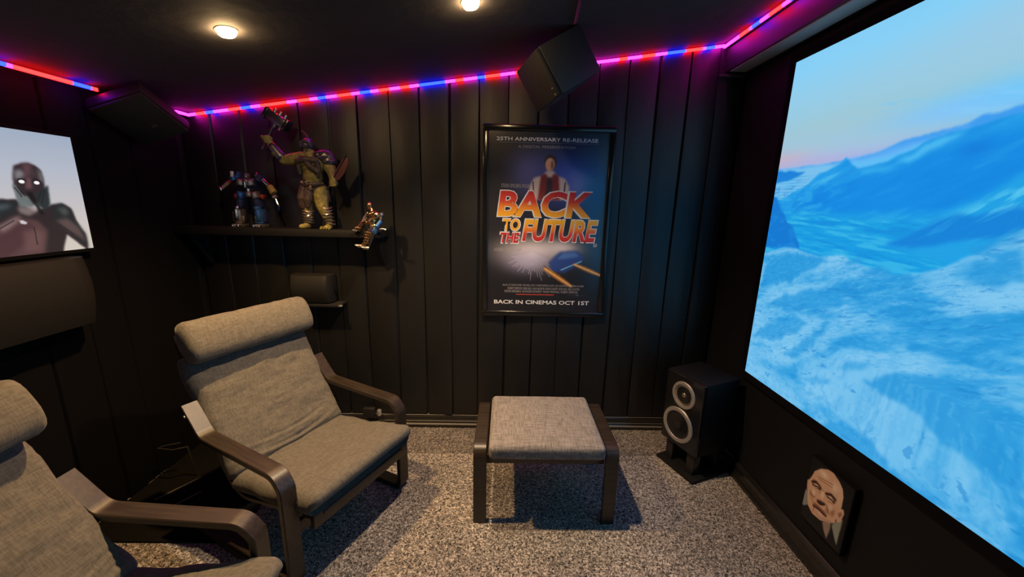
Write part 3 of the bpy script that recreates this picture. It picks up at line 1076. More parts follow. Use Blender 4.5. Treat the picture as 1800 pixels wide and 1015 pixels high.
# ================================================================= armchairs
def cushion_body(name, path, half, th, parent, material, seed, cross=30, wrinkle=.004, crown=.010, folds=()):
    """pad swept along a 2D path (its visible face); rounded section, soft crown, small wrinkles"""
    n = len(path)
    V, Fc = [], []
    ring = []
    m_ = cross
    for k in range(m_+1):                   # top face from -half to half
        ring.append(('t', -1+2*k/m_))
    for k in range(m_, -1, -1):
        ring.append(('b', -1+2*k/m_))
    R = len(ring)
    for i, p in enumerate(path):
        d = (path[min(i+1, n-1)]-path[max(i-1, 0)]).normalized()
        nr = Vector((-d.y, d.x))            # pointing to the visible side
        t = i/(n-1)
        endr = min(1.0, math.sqrt(max(0, 1-(1-min(1, min(t, 1-t)/.055))**2)))
        for side, s in ring:
            e = math.sqrt(max(0.0, 1-max(0, (abs(s)-.86)/.14)**2))
            hh = th/2*(.30+.70*e)*(.35+.65*endr)
            if side == 't':
                off = -th/2+hh+crown*(1-s*s)*endr
                for ft, fd, fwid, bow in folds:
                    tc_ = ft+bow*(1-s*s)+.012*math.sin(s*3+seed)
                    off -= fd*math.exp(-((t-tc_)/fwid)**2)*(1-abs(s)**4)*(.6+.4*math.sin(s*4+seed*1.7))
                    off += fd*.55*math.exp(-((t-tc_-fwid*2.0)/(fwid*1.3))**2)*(1-abs(s)**4)
                off += wrinkle*float(fbm(np.array(s*4.0+seed), np.array(t*9.0), seed)-.5)*2
            else:
                off = -th/2-hh
            yy = half*s*(1-.012*(1-endr))+.004*math.sin(t*17+seed)*abs(s)**6
            V.append((p.x+nr.x*off, yy, p.y+nr.y*off))
    for i in range(n-1):
        for k in range(R):
            a, b = i*R+k, i*R+(k+1) % R
            Fc.append((a, b, b+R, a+R))
    Fc.append(tuple(range(R)))
    Fc.append(tuple(range((n-1)*R, n*R)))
    o = pyobj(name, V, Fc, material, parent, smooth=True, angle=1.3)
    return o


def resample(pts, n):
    pts = [Vector(p) for p in pts]
    L = [0]
    for a, b in zip(pts[:-1], pts[1:]):
        L.append(L[-1]+(b-a).length)
    out = []
    for k in range(n):
        s = L[-1]*k/(n-1)
        i = max(j for j in range(len(L)-1) if L[j] <= s+1e-9)
        t = (s-L[i])/max(1e-9, L[i+1]-L[i])
        out.append(pts[i].lerp(pts[i+1], min(1, t)))
    return out


def armchair(loc, rz, label, seed):
    e = empty('armchair', (loc[0], loc[1], 0), rz, label, 'armchair', 'grey cushioned bentwood armchairs')
    W = .335
    sfr = {}
    for s in (-1, 1):
        a, b = sorted((s*W, s*(W-.062)))
        sfr[s] = strip('side_frame', [(-.600, .628), (-.500, .508), (-.05, .492), (-.013, .440), (-.013, .012), (-.10, .0125), (-.66, .0125)],
              [0, .07, .09, .05, .07, .2, 0], a, b, .024, MT['wood'], e)
    # seat and back rails with cross slats, carrying the cushions
    rail = [(-.735, .885), (-.62, .60), (-.545, .425), (-.47, .262), (-.38, .225), (.045, .305)]
    for s in (-1, 1):
        a, b = sorted((s*.262, s*.215))
        strip('seat_rail', rail, [0, .3, .3, .12, .12, 0], a, b, .02, MT['wood'], e)
    box('front_apron', (.048, 0, .282), (.022, .520, .060), MT['wood'], e, bevel=.003)
    box('cross_bar', (-.03, 0, .235), (.022, .548, .055), MT['wood'], e, bevel=.003)
    box('cross_bar', (-.40, 0, .150), (.022, .548, .05), MT['wood'], e, bevel=.003)
    for px, pz, an in ((-.69, .80, 1.18), (-.60, .60, 1.18), (.035, .298, .19)):
        box('slat', (px-.012 if pz > .5 else px, 0, pz if pz > .5 else pz-.004), (.06, .44, .012), MT['wood'], e,
            rot=Matrix.Rotation(-an, 3, 'Y'), bevel=.002)
    seat = fillet([(-.425, .338), (-.20, .360), (.0, .398), (.075, .408), (.100, .372)], [0, .4, .3, .03, 0], 10)
    cushion_body('seat_cushion', resample(seat, 70), .282, .092, e, MT['cushion'], seed+1, wrinkle=.007, folds=((.30, .004, .03, .02), (.55, .003, .03, -.03)))
    back = fillet([(-.652, .815), (-.585, .69), (-.49, .525), (-.415, .40), (-.372, .345)], [0, .5, .5, .3, 0], 10)
    cushion_body('back_cushion', resample(back, 100), .284, .088, e, MT['cushion'], seed+5, wrinkle=.012, crown=.014,
                 folds=((.80, .007, .012, .05), (.88, .010, .014, .06), (.95, .006, .012, .03)))
    # rolled headrest lying over the top of the back
    bm = bmesh.new()
    n1, n2 = 40, 28
    rings = []
    for i in range(n1+1):
        s = -1+2*i/n1
        endf = math.sqrt(max(0.0, 1-max(0, (abs(s)-.90)/.10)**2))
        ring_ = []
        for k in range(n2):
            a = 2*math.pi*k/n2
            r1, r2 = .092, .060
            ca, sa = math.cos(a), math.sin(a)
            rr = (abs(ca)**2.6+abs(sa)**2.6)**(-1/2.6)
            wob = 1+.05*float(fbm(np.array(s*5.0+seed), np.array(a*1.5), seed+9)-.5)*2
            u_, v_ = ca*rr*r1*wob*(.55+.45*endf), sa*rr*r2*wob*(.55+.45*endf)
            tilt = math.radians(64)
            x = -.622+u_*-math.cos(tilt)+v_*math.sin(tilt)
            z = .878+u_*math.sin(tilt)+v_*math.cos(tilt)
            ring_.append(bm.verts.new((x, .285*s, z)))
        rings.append(ring_)
    for a, b in zip(rings[:-1], rings[1:]):
        for k in range(n2):
            bm.faces.new((a[k], a[(k+1) % n2], b[(k+1) % n2], b[k]))
    bm.faces.new(rings[0])
    bm.faces.new(rings[-1])
    finish(bm, 'headrest', MT['cushion'], e, smooth=True, angle=1.3)
    # screw heads on the outside of the arms
    for s in (-1, 1):
        lathe('screw', [(0, 0), (.006, 0), (.006, .003), (0, .004)], (-.573, s*(W), .592), (0, s, 0), MT['silver'], sfr[s], n=10)
    return e


armchair((-.640, 1.490), math.radians(-26), 'grey cushioned armchair by the back wall, seen whole beneath the shelf', 3)
armchair((-.762, .722), math.radians(-2), 'grey cushioned armchair cut off at the lower left of the photo', 12)

# ================================================================= footstool
fs = empty('footstool', (.203, 1.76, 0), 0, 'footstool with pale grey linen cushion and black bentwood legs', 'footstool')


def stool_frame(s):
    xo = s*.333
    a, b = sorted((xo, xo-s*.060))
    bm = bmesh.new()
    pth = fillet([(-.215, 0), (-.215, .385), (.215, .385), (.215, 0)], [0, .05, .05, 0], 8)
    add_strip(bm, pth, a, b, .024)
    # the strip is built along x, the stool's legs stand one behind the other along y
    for v in bm.verts:
        v.co = Vector((v.co.y, v.co.x, v.co.z))
    return finish(bm, 'leg_frame', MT['wood'], fs, smooth=True, angle=.6)


stool_frame(-1)
stool_frame(1)
box('front_rail', (0, -.185, .322), (.546, .022, .045), MT['wood'], fs, bevel=.003)
box('rear_rail', (0, .185, .322), (.546, .022, .045), MT['wood'], fs, bevel=.003)
box('cross_bar', (0, -.10, .288), (.546, .03, .022), MT['wood'], fs, bevel=.003)
for q in (-.14, -.05, .05, .14):
    box('slat', (0, q, .351), (.50, .05, .010), MT['wood'], fs, bevel=.002)
bm = bmesh.new()
add_box(bm, (0, -.02, .392), (.526, .475, .070), None, .022, 4)
bmesh.ops.subdivide_edges(bm, edges=[e_ for e_ in bm.edges if e_.calc_length() > .2], cuts=14, use_grid_fill=True)
for v in bm.verts:
    if v.co.z > .40:
        v.co.z += .010*(1-(v.co.x/.26)**2)*(1-((v.co.y+.02)/.24)**2)+.004*float(fbm(np.array(v.co.x*8), np.array(v.co.y*8), 5)-.5)
finish(bm, 'cushion', MT['stoolfab'], fs, smooth=True, angle=1.2)

# ================================================================= floor speaker and stand
fx = Vector((-.92, -.385, 0)).normalized()         # way the baffle faces
lx = Vector((-.385, .92, 0)).normalized()           # along the baffle, away from the camera
K = Vector((1.06, 1.82, 0))
BW, BD, BZ0, BZ1 = .255, .25, .150, .575
rotm = Matrix((-fx, lx, Vector((0, 0, 1)))).transposed()
sc = K+lx*BW/2-fx*BD/2
spk = empty('bookshelf_speaker', (sc.x, sc.y, BZ0), label='black speaker with two silver-ringed cones on a stand beside the screen', cat='speaker')
box('cabinet', (0, 0, (BZ1-BZ0)/2), (BD, BW, BZ1-BZ0), MT['blackmatte'], spk, rot=rotm, bevel=.004)


def on_baffle(lat, z, out=0.0):
    p = K+lx*lat+fx*out
    return (p.x-sc.x, p.y-sc.y, z-BZ0)


bfl = box('baffle', on_baffle(BW/2, (BZ0+BZ1)/2, .008), (.018, BW-.004, BZ1-BZ0-.004), MT['gloss'], spk, rot=rotm, bevel=.006, seg=3)
dr = lathe('midrange_driver', [(.058, 0), (.058, .003), (.040, -.004), (.018, -.010), (.017, -.006), (.010, .002), (0, .004)], on_baffle(.125, .466, .018), fx, MT['cone'], bfl)
o = lathe('ring', [(.058, .0), (.060, .007), (.074, .007), (.077, .002), (.077, 0), (.058, 0)], on_baffle(.125, .466, .0175), fx, MT['silver'], bfl)
lathe('woofer_cone', [(.080, 0), (.078, .002), (.055, -.005), (.028, -.008), (.027, -.004), (.012, .002), (0, .003)], on_baffle(.140, .278, .018), fx, MT['woofer'], bfl)
lathe('ring', [(.078, .0), (.081, .007), (.099, .007), (.102, .002), (.102, 0), (.078, 0)], on_baffle(.140, .278, .0175), fx, MT['silver'], bfl)
st = empty('speaker_stand', (sc.x, sc.y, 0), label='black pillar stand with base plate under the two-cone speaker', cat='speaker stand')
box('base_plate', (0.0, -.005, .009), (.30, .27, .018), MT['blackmatte'], st, rot=rotm, bevel=.003)
for a, b in ((-.09, -.075), (-.09, .075), (.08, -.075), (.08, .075)):
    q = rotm @ Vector((a, b, 0))
    box('pillar', (q.x, q.y, .078), (.05, .05, .120), MT['blackplastic'], st, rot=rotm, bevel=.004)
box('top_plate', (0, 0, .1435), (.22, .22, .012), MT['blackmatte'], st, rot=rotm, bevel=.002)

# ================================================================= ceiling speaker
kf = .92
A, Bq, D, G = [Vector(CAM.tolist())+(Vector(v)-Vector(CAM.tolist()))*kf for v in ((.113, 1.9, 2.154), (.319, 1.998, 2.296), (.233, 1.917, 1.967), (.030, 2.121, 2.121))]
cs = empty('ceiling_speaker', ((A+Bq+D+G)/4), label='black box speaker hung from the ceiling above the poster', cat='speaker')
O0 = Vector(cs.location)


def hexa(name, a, e1, e2, e3, material, parent, origin, bevel=.004):
    bm = bmesh.new()
    vs_ = [bm.verts.new(a+e1*i+e2*j+e3*k-origin) for i in (0, 1) for j in (0, 1) for k in (0, 1)]
    for f_ in ((0, 1, 3, 2), (4, 6, 7, 5), (0, 4, 5, 1), (2, 3, 7, 6), (0, 2, 6, 4), (1, 5, 7, 3)):
        bm.faces.new([vs_[i] for i in f_])
    if bevel:
        bmesh.ops.bevel(bm, geom=list(bm.edges), offset=bevel, segments=2, profile=.5, affect='EDGES')
    return finish(bm, name, material, parent, smooth=True, angle=.6)


e1, e2, e3 = D-A, Bq-A, G-A
MT['dimvinyl'] = mat('dark_textured_vinyl', (0.011, 0.0105, 0.010), 0.6, spec=0.3, bump=[((300, 300, 300), 0.1, 0.001)])
MT['boxvinyl'] = mat('speaker_box_vinyl', (0.024, 0.024, 0.026), 0.55, bump=[((300, 300, 300), 0.1, 0.001)])
hexa('cabinet', A+e2*.08, e1, e2*.92, e3, MT['boxvinyl'], cs, O0)
hexa('grille', A+e1*.01+e3*.01, e1*.98, e2*.07, e3*.98, MT['grille'], cs, O0, .006)
pc = A+e2*.85+e3*.5+e1*.05
cp = Vector((pc.x+.03, pc.y+.02, ceil_z(pc.x+.03)-.006))
bm = bmesh.new()
add_tube(bm, [pc-O0, (pc*.4+cp*.6)-O0, cp-O0], [.012, .012, .012], 8)
finish(bm, 'bracket_arm', MT['blackplastic'], cs, smooth=True)
box('bracket_plate', cp-O0, (.09, .06, .008), MT['blackplastic'], cs, rot=Matrix.Rotation(-.144, 3, 'Y'), bevel=.001)
for t in (.93, .80):
    q = A+e1*t+e3*.10
    lathe('bolt', [(0, 0), (.004, 0), (.004, .003), (0, .004)], q-O0, -e2, MT['silver'], cs, n=10)
tube('cable', [Vector((.27, 1.80, ceil_z(.27)-.012))-O0, Vector((.25, 1.55, ceil_z(.25)-.012))-O0, Vector((.235, 1.2, ceil_z(.235)-.012))-O0], .005, MT['cable'], cs, 8)

# ================================================================= corner speaker
A = Vector((-1.57, 1.80, 1.905))
Lc = Vector((-1.80, 1.79, 1.828))
Rc = Vector((-1.572, 2.05, 1.789))
nrm = (Lc-A).cross(Rc-A).normalized()
if nrm.z < 0:
    nrm = -nrm
ks = empty('corner_speaker', A, label='black speaker tucked into the ceiling corner where the LED strip breaks', cat='speaker')
hexa('cabinet', A+nrm*.008, (Lc-A), (Rc-A), nrm*.048, MT['dimvinyl'], ks, A, .006)
hexa('grille', A+(Lc-A)*.02+(Rc-A)*.02-nrm*.004, (Lc-A)*.96, (Rc-A)*.96, nrm*.011, MT['grille'], ks, A, .004)
hexa('badge', A+(Lc-A)*.36+(Rc-A)*.62-nrm*.007, (Lc-A)*.10, (Rc-A)*.05, nrm*.003, MT['toypewter'], ks, A, 0)

# ================================================================= lit portrait display on the left wall
dx = -1.800
dy0, dy1, dz0, dz1 = 1.700, .90, 1.247, 1.700
dcy = (dy0+dy1)/2
disp = empty('wall_display', (dx, dcy, (dz0+dz1)/2), label='lit wall display showing a dark bald figure with white eyes', cat='display')
dcz = (dz0+dz1)/2


def DP(u, v):
    p = on(u, v, 0, dx+.002)
    return (dy0-p[1], p[2]-dz0)


dsg = np.concatenate([np.linspace(0, .42, 260), np.linspace(.42, dy0-dy1, 80)[1:]])
gs, gz2 = np.meshgrid(dsg, np.linspace(0, dz1-dz0, 280))
dp = Paint(gs, gz2, (190, 192, 200))
dp.I = ramp(gz2/(dz1-dz0), [(0, (208, 198, 186)), (.35, (198, 192, 192)), (.7, (178, 184, 198)), (1, (158, 172, 192))])


def dpoly(pts, col, soft=2, op=1, warp=.003):
    dp.poly([DP(*q) for q in pts], col, soft, op, warp, 40, len(pts))


dpoly([(-60, 372), (-10, 352), (30, 350), (60, 372), (90, 360), (108, 357), (124, 366), (134, 388), (150, 412), (156, 440), (138, 427), (118, 412), (112, 440), (105, 455), (-60, 470)], (40, 33, 38))
dpoly([(-60, 420), (-10, 400), (30, 382), (66, 388), (84, 405), (80, 455), (-60, 470)], (92, 64, 66), 4, .85)
dpoly([(20, 400), (45, 385), (62, 400), (48, 425), (14, 452), (-20, 462), (-20, 430)], (70, 44, 50), 4, .85)
dpoly([(40, 408), (62, 402), (78, 412), (74, 440), (46, 445)], (108, 78, 78), 5, .7)
dpoly([(-60, 360), (0, 352), (30, 356), (24, 374), (-10, 388), (-60, 395)], (28, 38, 42), 4, .95)
dpoly([(-10, 360), (20, 358), (16, 366), (-10, 372)], (96, 104, 108), 4, .6)
dpoly([(-5, 400), (22, 384), (38, 378), (30, 392), (4, 410)], (150, 124, 124), 4, .7)
dpoly([(88, 362), (108, 358), (124, 368), (132, 388), (150, 412), (156, 436), (130, 415), (100, 390)], (30, 38, 40), 4, .95)
dpoly([(100, 366), (116, 364), (122, 376), (112, 380)], (92, 98, 96), 4, .6)
dpoly([(98, 388), (118, 384), (140, 402), (152, 425), (120, 405)], (112, 84, 84), 4, .7)
dpoly([(24, 292), (36, 287), (48, 286), (62, 291), (73, 302), (78, 318), (79, 335), (70, 352), (52, 362), (34, 352), (24, 330), (21, 308)], (48, 38, 42), 2)
dpoly([(25, 300), (36, 297), (44, 306), (38, 314), (27, 317)], (150, 146, 152), 4, .75)
dpoly([(38, 288), (54, 287), (54, 306), (48, 314), (42, 306)], (96, 66, 74), 4, .85)
dpoly([(64, 296), (73, 306), (77, 322), (70, 318)], (128, 130, 126), 3, .7)
dpoly([(52, 296), (64, 300), (66, 312), (56, 312)], (66, 58, 60), 4, .7)
dpoly([(47, 313), (55, 313), (57, 332), (45, 332)], (112, 78, 82), 3, .85)
for c in ((38, 319.5), (64.5, 321.5)):
    q = DP(*c)
    dp.ell((q[0], q[1]+.004), (.016, .010), (22, 18, 22), .4, .9)
    dp.ell(q, (.0105, .0075), (248, 244, 244), .25)
dpoly([(21, 324), (28, 326), (38, 342), (48, 344), (62, 358), (56, 366), (34, 364)], (104, 114, 114), 2, .95)
dpoly([(84, 326), (78, 330), (66, 338), (58, 344), (68, 362), (80, 370), (88, 360), (86, 342)], (34, 44, 46), 2, .97)
dpoly([(46, 338), (56, 338), (78, 378), (70, 376)], (16, 16, 20), 2, .9)
dpoly([(30, 365), (58, 362), (68, 372), (50, 380), (34, 374)], (140, 124, 122), 3, .8)
dpoly([(33, 387), (40, 387), (48, 391), (46, 395), (36, 393)], (206, 200, 202), 1)
for a, b in (((26, 330), (38, 346)), ((30, 328), (44, 344)), ((72, 336), (66, 356)), ((78, 334), (74, 358)), ((100, 392), (130, 412)), ((-5, 405), (25, 388)), ((60, 400), (66, 430))):
    dp.line([DP(*a), DP(*b)], .0022, (30, 30, 36), op=.7)
pm = np.stack([np.full_like(gs, .002), dy0-gs-dcy, gz2+dz0-dcz], -1)
picture_mesh('lit_picture', pm, dp.I, print_mat('lit_display_picture', emission=1.0), disp)
box('housing', (-.012, 0, 0), (.026, dy0-dy1+.020, dz1-dz0+.030), MT['edge'], disp, bevel=.003)

# ================================================================= surround speakers
ws = empty('surround_speaker', (-1.84, 1.39, 1.08), label='black wall speaker with curved front below the lit display', cat='speaker')
yy0, yy1, zb, zt = 1.615, 1.15, .945, 1.222


def curved_speaker(name, parent, org, u0, u1, z0, z1, depth, place, material, nz=14):
    """front bows outwards and tucks under at the foot"""
    V, Fc = [], []
    cols = 14
    for j in range(nz+1):
        t = j/nz
        z = z0+(z1-z0)*t
        d = depth*(.58+.42*math.sin(math.pi*min(1, .18+t*.62)))
        for k in range(cols+1):
            s = k/cols
            e = min(s, 1-s)
            rd = .030
            dd = d-(rd-math.sqrt(max(0, rd*rd-(rd-min(rd, e*abs(u1-u0)))**2)))
            V.append(place(u0+(u1-u0)*s, dd, z))
    n = cols+1
    base = len(V)
    for j in range(nz+1):
        for k in (0, cols):
            V.append(place(u0+(u1-u0)*k/cols, 0.0, z0+(z1-z0)*j/nz))
    for j in range(nz):
        for k in range(cols):
            a = j*n+k
            Fc.append((a, a+1, a+n+1, a+n))
        Fc.append((j*n, (j+1)*n, base+2*(j+1), base+2*j))
        Fc.append((j*n+cols, (j+1)*n+cols, base+2*(j+1)+1, base+2*j+1))
    Fc.append(tuple(range(n))+(base+1, base))
    Fc.append(tuple(range(nz*n, nz*n+n))+(base+2*nz+1, base+2*nz))
    Fc.append((base, base+1, base+2*nz+1, base+2*nz)) if False else None
    Fc = [f for f in Fc if f]
    return pyobj(name, [(v[0]-org[0], v[1]-org[1], v[2]-org[2]) for v in V], Fc, material, parent, smooth=True, angle=.8)


curved_speaker('cabinet', ws, ws.location, yy0, yy1, zb, zt, .115, lambda u, d, z: (-1.828+d, u, z), MT['dimvinyl'])
box('badge', (.106, 1.535-1.39, .968-1.08), (.006, .052, .010), MT['white'], ws, bevel=.001)
bs = empty('surround_speaker', (-1.15, 2.33, .95), label='small dark speaker on the back wall behind the armchair headrest', cat='speaker')
curved_speaker('cabinet', bs, bs.location, -1.275, -1.035, .872, 1.035, .11, lambda u, d, z: (u, 2.322-d, z), MT['dimvinyl'], 8)
box('bracket', (.07, -.055, -.094), (.20, .10, .016), MT['blackplastic'], bs, bevel=.002)
box('bracket_clip', (.170, -.100, -.094), (.022, .012, .010), MT['silver'], bs, bevel=.002)

# ================================================================= shelf
sh = empty('wall_shelf', (-1.265, 2.245, 1.29), label='black wall shelf holding three figurines', cat='shelf')
box('board', (0, 0, 0), (1.13, .16, .040), MT['blackmatte'], sh, bevel=.002)
for x in (.53, -.50):
    bm = bmesh.new()
    for sx in (-.009, .009):
        pass
    vs_ = [bm.verts.new((x+sx, y_, z_)) for sx in (-.009, .009) for y_, z_ in ((.078, -.021), (-.060, -.021), (-.055, -.045), (.060, -.20), (.078, -.20))]
    bm.faces.new(vs_[:5])
    bm.faces.new(list(reversed(vs_[5:])))
    for k in range(5):
        bm.faces.new((vs_[k], vs_[(k+1) % 5], vs_[5+(k+1) % 5], vs_[5+k]))
    finish(bm, 'bracket', MT['blackmatte'], sh)
SHZ = 1.3105

# ---- toy robot
tr = empty('toy_robot', (-1.436, 2.228, SHZ), label='silver, blue and red toy robot standing on the shelf', cat='figurine')


def TB(name, c, s, material, ry=0.0, par=None, bev=.002, rx=0.0, rz=0.0):
    rot = Matrix.Rotation(ry, 3, 'Y') @ Matrix.Rotation(rx, 3, 'X') @ Matrix.Rotation(rz, 3, 'Z')
    return box(name, c, s, MT[material], par or tr, rot=rot, bevel=bev)


for s, fxp, kx, hx in ((-1, -.066, -.055, -.034), (1, .050, .048, .040)):
    ft = TB('foot', (fxp, -.008, .010), (.052, .075, .020), 'toypewter', bev=.004)
    TB('toe', (fxp-.014, -.042, .008), (.018, .03, .016), 'chrome', par=ft)
    TB('toe', (fxp+.016, -.042, .008), (.018, .03, .016), 'chrome', par=ft)
    shin = TB('shin', (fxp, 0, .062), (.042, .048, .080), 'toypewter' if s < 0 else 'toyblue', ry=s*.03, bev=.005)
    TB('shin_guard', (fxp+.004*s, -.027, .070), (.026, .010, .060), 'chrome' if s < 0 else 'toyblue', bev=.002, par=shin)
    TB('shin_fin', (fxp+s*.026, .002, .060), (.010, .04, .055), 'toypewter' if s < 0 else 'toynavy', par=shin)
    TB('shin_fin', (fxp-s*.026, .002, .045), (.008, .03, .035), 'gold' if s < 0 else 'chrome', par=shin)
    TB('knee', (fxp*.95, -.016, .108), (.034, .030, .022), 'chrome' if s < 0 else 'toyblue', bev=.005)
    TB('thigh', ((fxp+hx)/2+.006*s*0, 0, .140), (.034, .040, .055), 'toynavy', ry=-s*.22, bev=.004)
    TB('hip_guard', (hx+s*.004, -.012, .178), (.036, .034, .038), 'toyblue' if s < 0 else 'toypewter', ry=-s*.3, bev=.005)
    TB('hip_fin', (hx+s*.036, 0, .170), (.022, .03, .026), 'toyred', ry=s*.3, bev=.004)
TB('pelvis', (.004, 0, .182), (.034, .036, .030), 'toypewter', bev=.005)
TB('waist', (.004, 0, .205), (.030, .034, .030), 'chrome', bev=.006)
TB('torso', (0, .004, .245), (.096, .056, .050), 'toynavy', bev=.008)
TB('chest_plate', (-.026, -.026, .245), (.036, .014, .032), 'toypewter', ry=.15, bev=.003)
TB('chest_plate', (.030, -.026, .245), (.036, .014, .032), 'toypewter', ry=-.15, bev=.003)
TB('chest_core', (.003, -.030, .238), (.018, .014, .048), 'chrome', bev=.004)
hd = TB('head', (.004, -.008, .281), (.024, .026, .026), 'toypewter', bev=.006)
TB('visor', (.004, -.022, .283), (.016, .004, .006), 'toyblue', par=hd, bev=.001)
for s in (-1, 1):
    TB('shoulder_stack', (s*.052-.002, .012, .282), (.016, .022, .042), 'chrome' if s > 0 else 'toyblue', bev=.003)
    TB('shoulder', (s*.070, 0, .268), (.034, .042, .034), 'toynavy' if s > 0 else 'toyblue', ry=s*.4, bev=.006)
TB('shoulder_panel', (-.070, -.018, .288), (.014, .012, .030), 'white', bev=.003)
blend = [('upper_arm', [(-.080, 0, .262), (-.104, -.004, .243)], [.013, .011], 'toyred'), ('forearm', [(-.104, -.004, .243), (-.134, -.014, .216)], [.014, .011], 'toypewter'),
         ('upper_arm', [(.082, 0, .262), (.112, -.004, .232)], [.012, .011], 'chrome'), ('forearm', [(.118, -.004, .228), (.142, -.010, .192)], [.017, .020], 'toyolive')]
for nm, p, r, mk in blend:
    tube(nm, p, r, MT[mk], tr, 8)
TB('hand', (-.140, -.018, .208), (.030, .024, .020), 'chrome', ry=.5, bev=.004)
TB('hand', (.146, -.010, .172), (.026, .022, .018), 'toypewter', ry=-.4, bev=.004)
tube('blade', [(.148, -.012, .165), (.158, -.014, .135), (.167, -.016, .120), (.162, -.016, .098)], [.004, .005, .005, .001], MT['chrome'], tr, 6)

# ---- warrior statue
ww = empty('warrior_statue', (-1.072, 2.235, SHZ), label='olive warrior statue raising a hammer and holding an axe', cat='figurine')


def wp(cx, cy, y=0.0):
    return ((cx-460)/1447, y, (972-cy)/1447)


body = [
    ([wp(400, 675), wp(392, 800, -.01), wp(388, 900, 0)], [.044, .032, .022]),
    ([wp(388, 900, 0), wp(375, 945, -.012)], [.022, .017]), ([wp(378, 950, -.005), wp(345, 955, -.035)], [.017, .014]),
    ([wp(500, 675), wp(515, 790, -.015), wp(548, 900, 0)], [.046, .034, .023]),
    ([wp(548, 900, 0), wp(556, 945, -.008)], [.023, .018]), ([wp(556, 952, -.005), wp(556, 957, -.045)], [.018, .015]),
    ('e', wp(452, 640), (.062, .046, .045)), ('e', wp(448, 560), (.056, .042, .055)), ('e', wp(452, 465, .004), (.080, .050, .055)),
    ('e', wp(412, 450, -.030), (.036, .026, .026)), ('e', wp(492, 450, -.030), (.036, .026, .026)),
    ('e', wp(375, 415), (.040, .036, .034)), ('e', wp(552, 420), (.042, .038, .036)),
    ([wp(445, 410), wp(436, 370)], [.034, .028]), ('e', wp(434, 335, -.006), (.028, .032, .036)),
    ([wp(375, 415), wp(300, 432, -.006), wp(245, 440, -.012)], [.032, .034, .026]),
    ([wp(245, 440, -.012), wp(195, 385, -.02), wp(160, 325, -.022)], [.027, .028, .019]), ('e', wp(140, 288, -.022), (.026, .022, .024)),
    ([wp(560, 425), wp(595, 490, -.006), wp(612, 535, -.012)], [.032, .032, .025]),
    ([wp(612, 535, -.012), wp(630, 570, -.03), wp(638, 600, -.04)], [.025, .024, .018]), ('e', wp(636, 608, -.042), (.024, .022, .022)),
]
wb = blend_body('body', body, MT['skin'], ww, .0042, 3)
for k in range(4):
    x = wp(520+22*k, 965)[0]
    tube('toe', [(x, -.052, .010), (x+.001, -.066, .007)], [.008, .006], MT['skin'], wb, 8)
    q = Vector(wp(116+12*k*.6, 270+13*k, -.044))
    tube('finger', [q+Vector((-.008, .010, 0)), q, q+Vector((.012, .004, -.004))], [.0065, .007, .0065], MT['skin'], wb, 8)
    q = Vector(wp(640, 588+13*k, -.062))
    tube('finger', [q+Vector((-.016, .008, 0)), q, q+Vector((.016, .006, .003))], [.006, .0065, .006], MT['skin'], wb, 8)
hlm = blend_body('helmet', [('e', wp(432, 322, -.002), (.034, .038, .042)), ([wp(392, 335, -.03), wp(400, 300, -.034), wp(432, 292, -.036), wp(465, 302, -.034), wp(472, 335, -.03)], [.007, .009, .009, .009, .007])], MT['steel'], ww, .0032, 2)
tube('crest', [wp(432, 285, .01), wp(415, 245, .012), wp(395, 222, .016), wp(375, 205, .022)], [.010, .009, .007, .002], MT['leather'], hlm, 8)
box('face_slot', wp(438, 345, -.038), (.034, .006, .006), MT['blackmatte'], hlm, bevel=.001)
box('face_guard', wp(440, 358, -.037), (.006, .008, .020), MT['steel'], hlm, bevel=.001)
blend_body('shoulder_armour', [('e', wp(560, 405, .0), (.056, .048, .042)), ('e', wp(590, 440, -.002), (.042, .042, .034)), ('e', wp(520, 395, .0), (.034, .046, .026))], MT['steel'], ww, .004, 2)
blend_body('chest_harness', [([wp(375, 450, -.054), wp(440, 430, -.060), wp(510, 440, -.056)], [.014, .016, .014]), ([wp(400, 420, -.045), wp(470, 480, -.060), wp(520, 530, -.044)], [.013, .014, .012]),
                             ([wp(378, 455, -.045), wp(372, 500, -.040), wp(376, 540, -.038)], [.014, .012, .010]), ([wp(520, 450, -.045), wp(528, 500, -.040), wp(516, 560, -.036)], [.014, .012, .010])], MT['leather'], ww, .004, 2)
blend_body('kilt', [('e', wp(448, 640), (.070, .054, .034)), ([wp(398, 650, -.026), wp(378, 730, -.034), wp(372, 790, -.030)], [.030, .032, .022]), ([wp(440, 660, -.04), wp(425, 740, -.044), wp(420, 790, -.040)], [.026, .024, .014]),
                    ([wp(500, 650, .02), wp(535, 720, .03), wp(550, 745, .03)], [.030, .020, .010]), ([wp(395, 650, .02), wp(380, 760, .025)], [.03, .022])], MT['leather'], ww, .0045, 2)
blt = blend_body('belt', [([wp(380, 615, -.030), wp(420, 622, -.055), wp(470, 622, -.056), wp(520, 612, -.036)], [.013, .014, .014, .013])], MT['leather'], ww, .004, 2)
for c, r in (((398, 605), .010), ((440, 605), .012), ((462, 648), .012)):
    q = wp(*c, -.068 if c[0] > 420 else -.056)
    lathe('buckle', [(0, .004), (r*.6, .004), (r, .001), (r, -.004), (0, -.004)], q, (0, -1, 0), MT['gold'], blt, n=14)
blend_body('wrist_guard', [([wp(222, 415, -.016), wp(172, 345, -.022)], [.031, .026])], MT['steel'], ww, .004, 2)
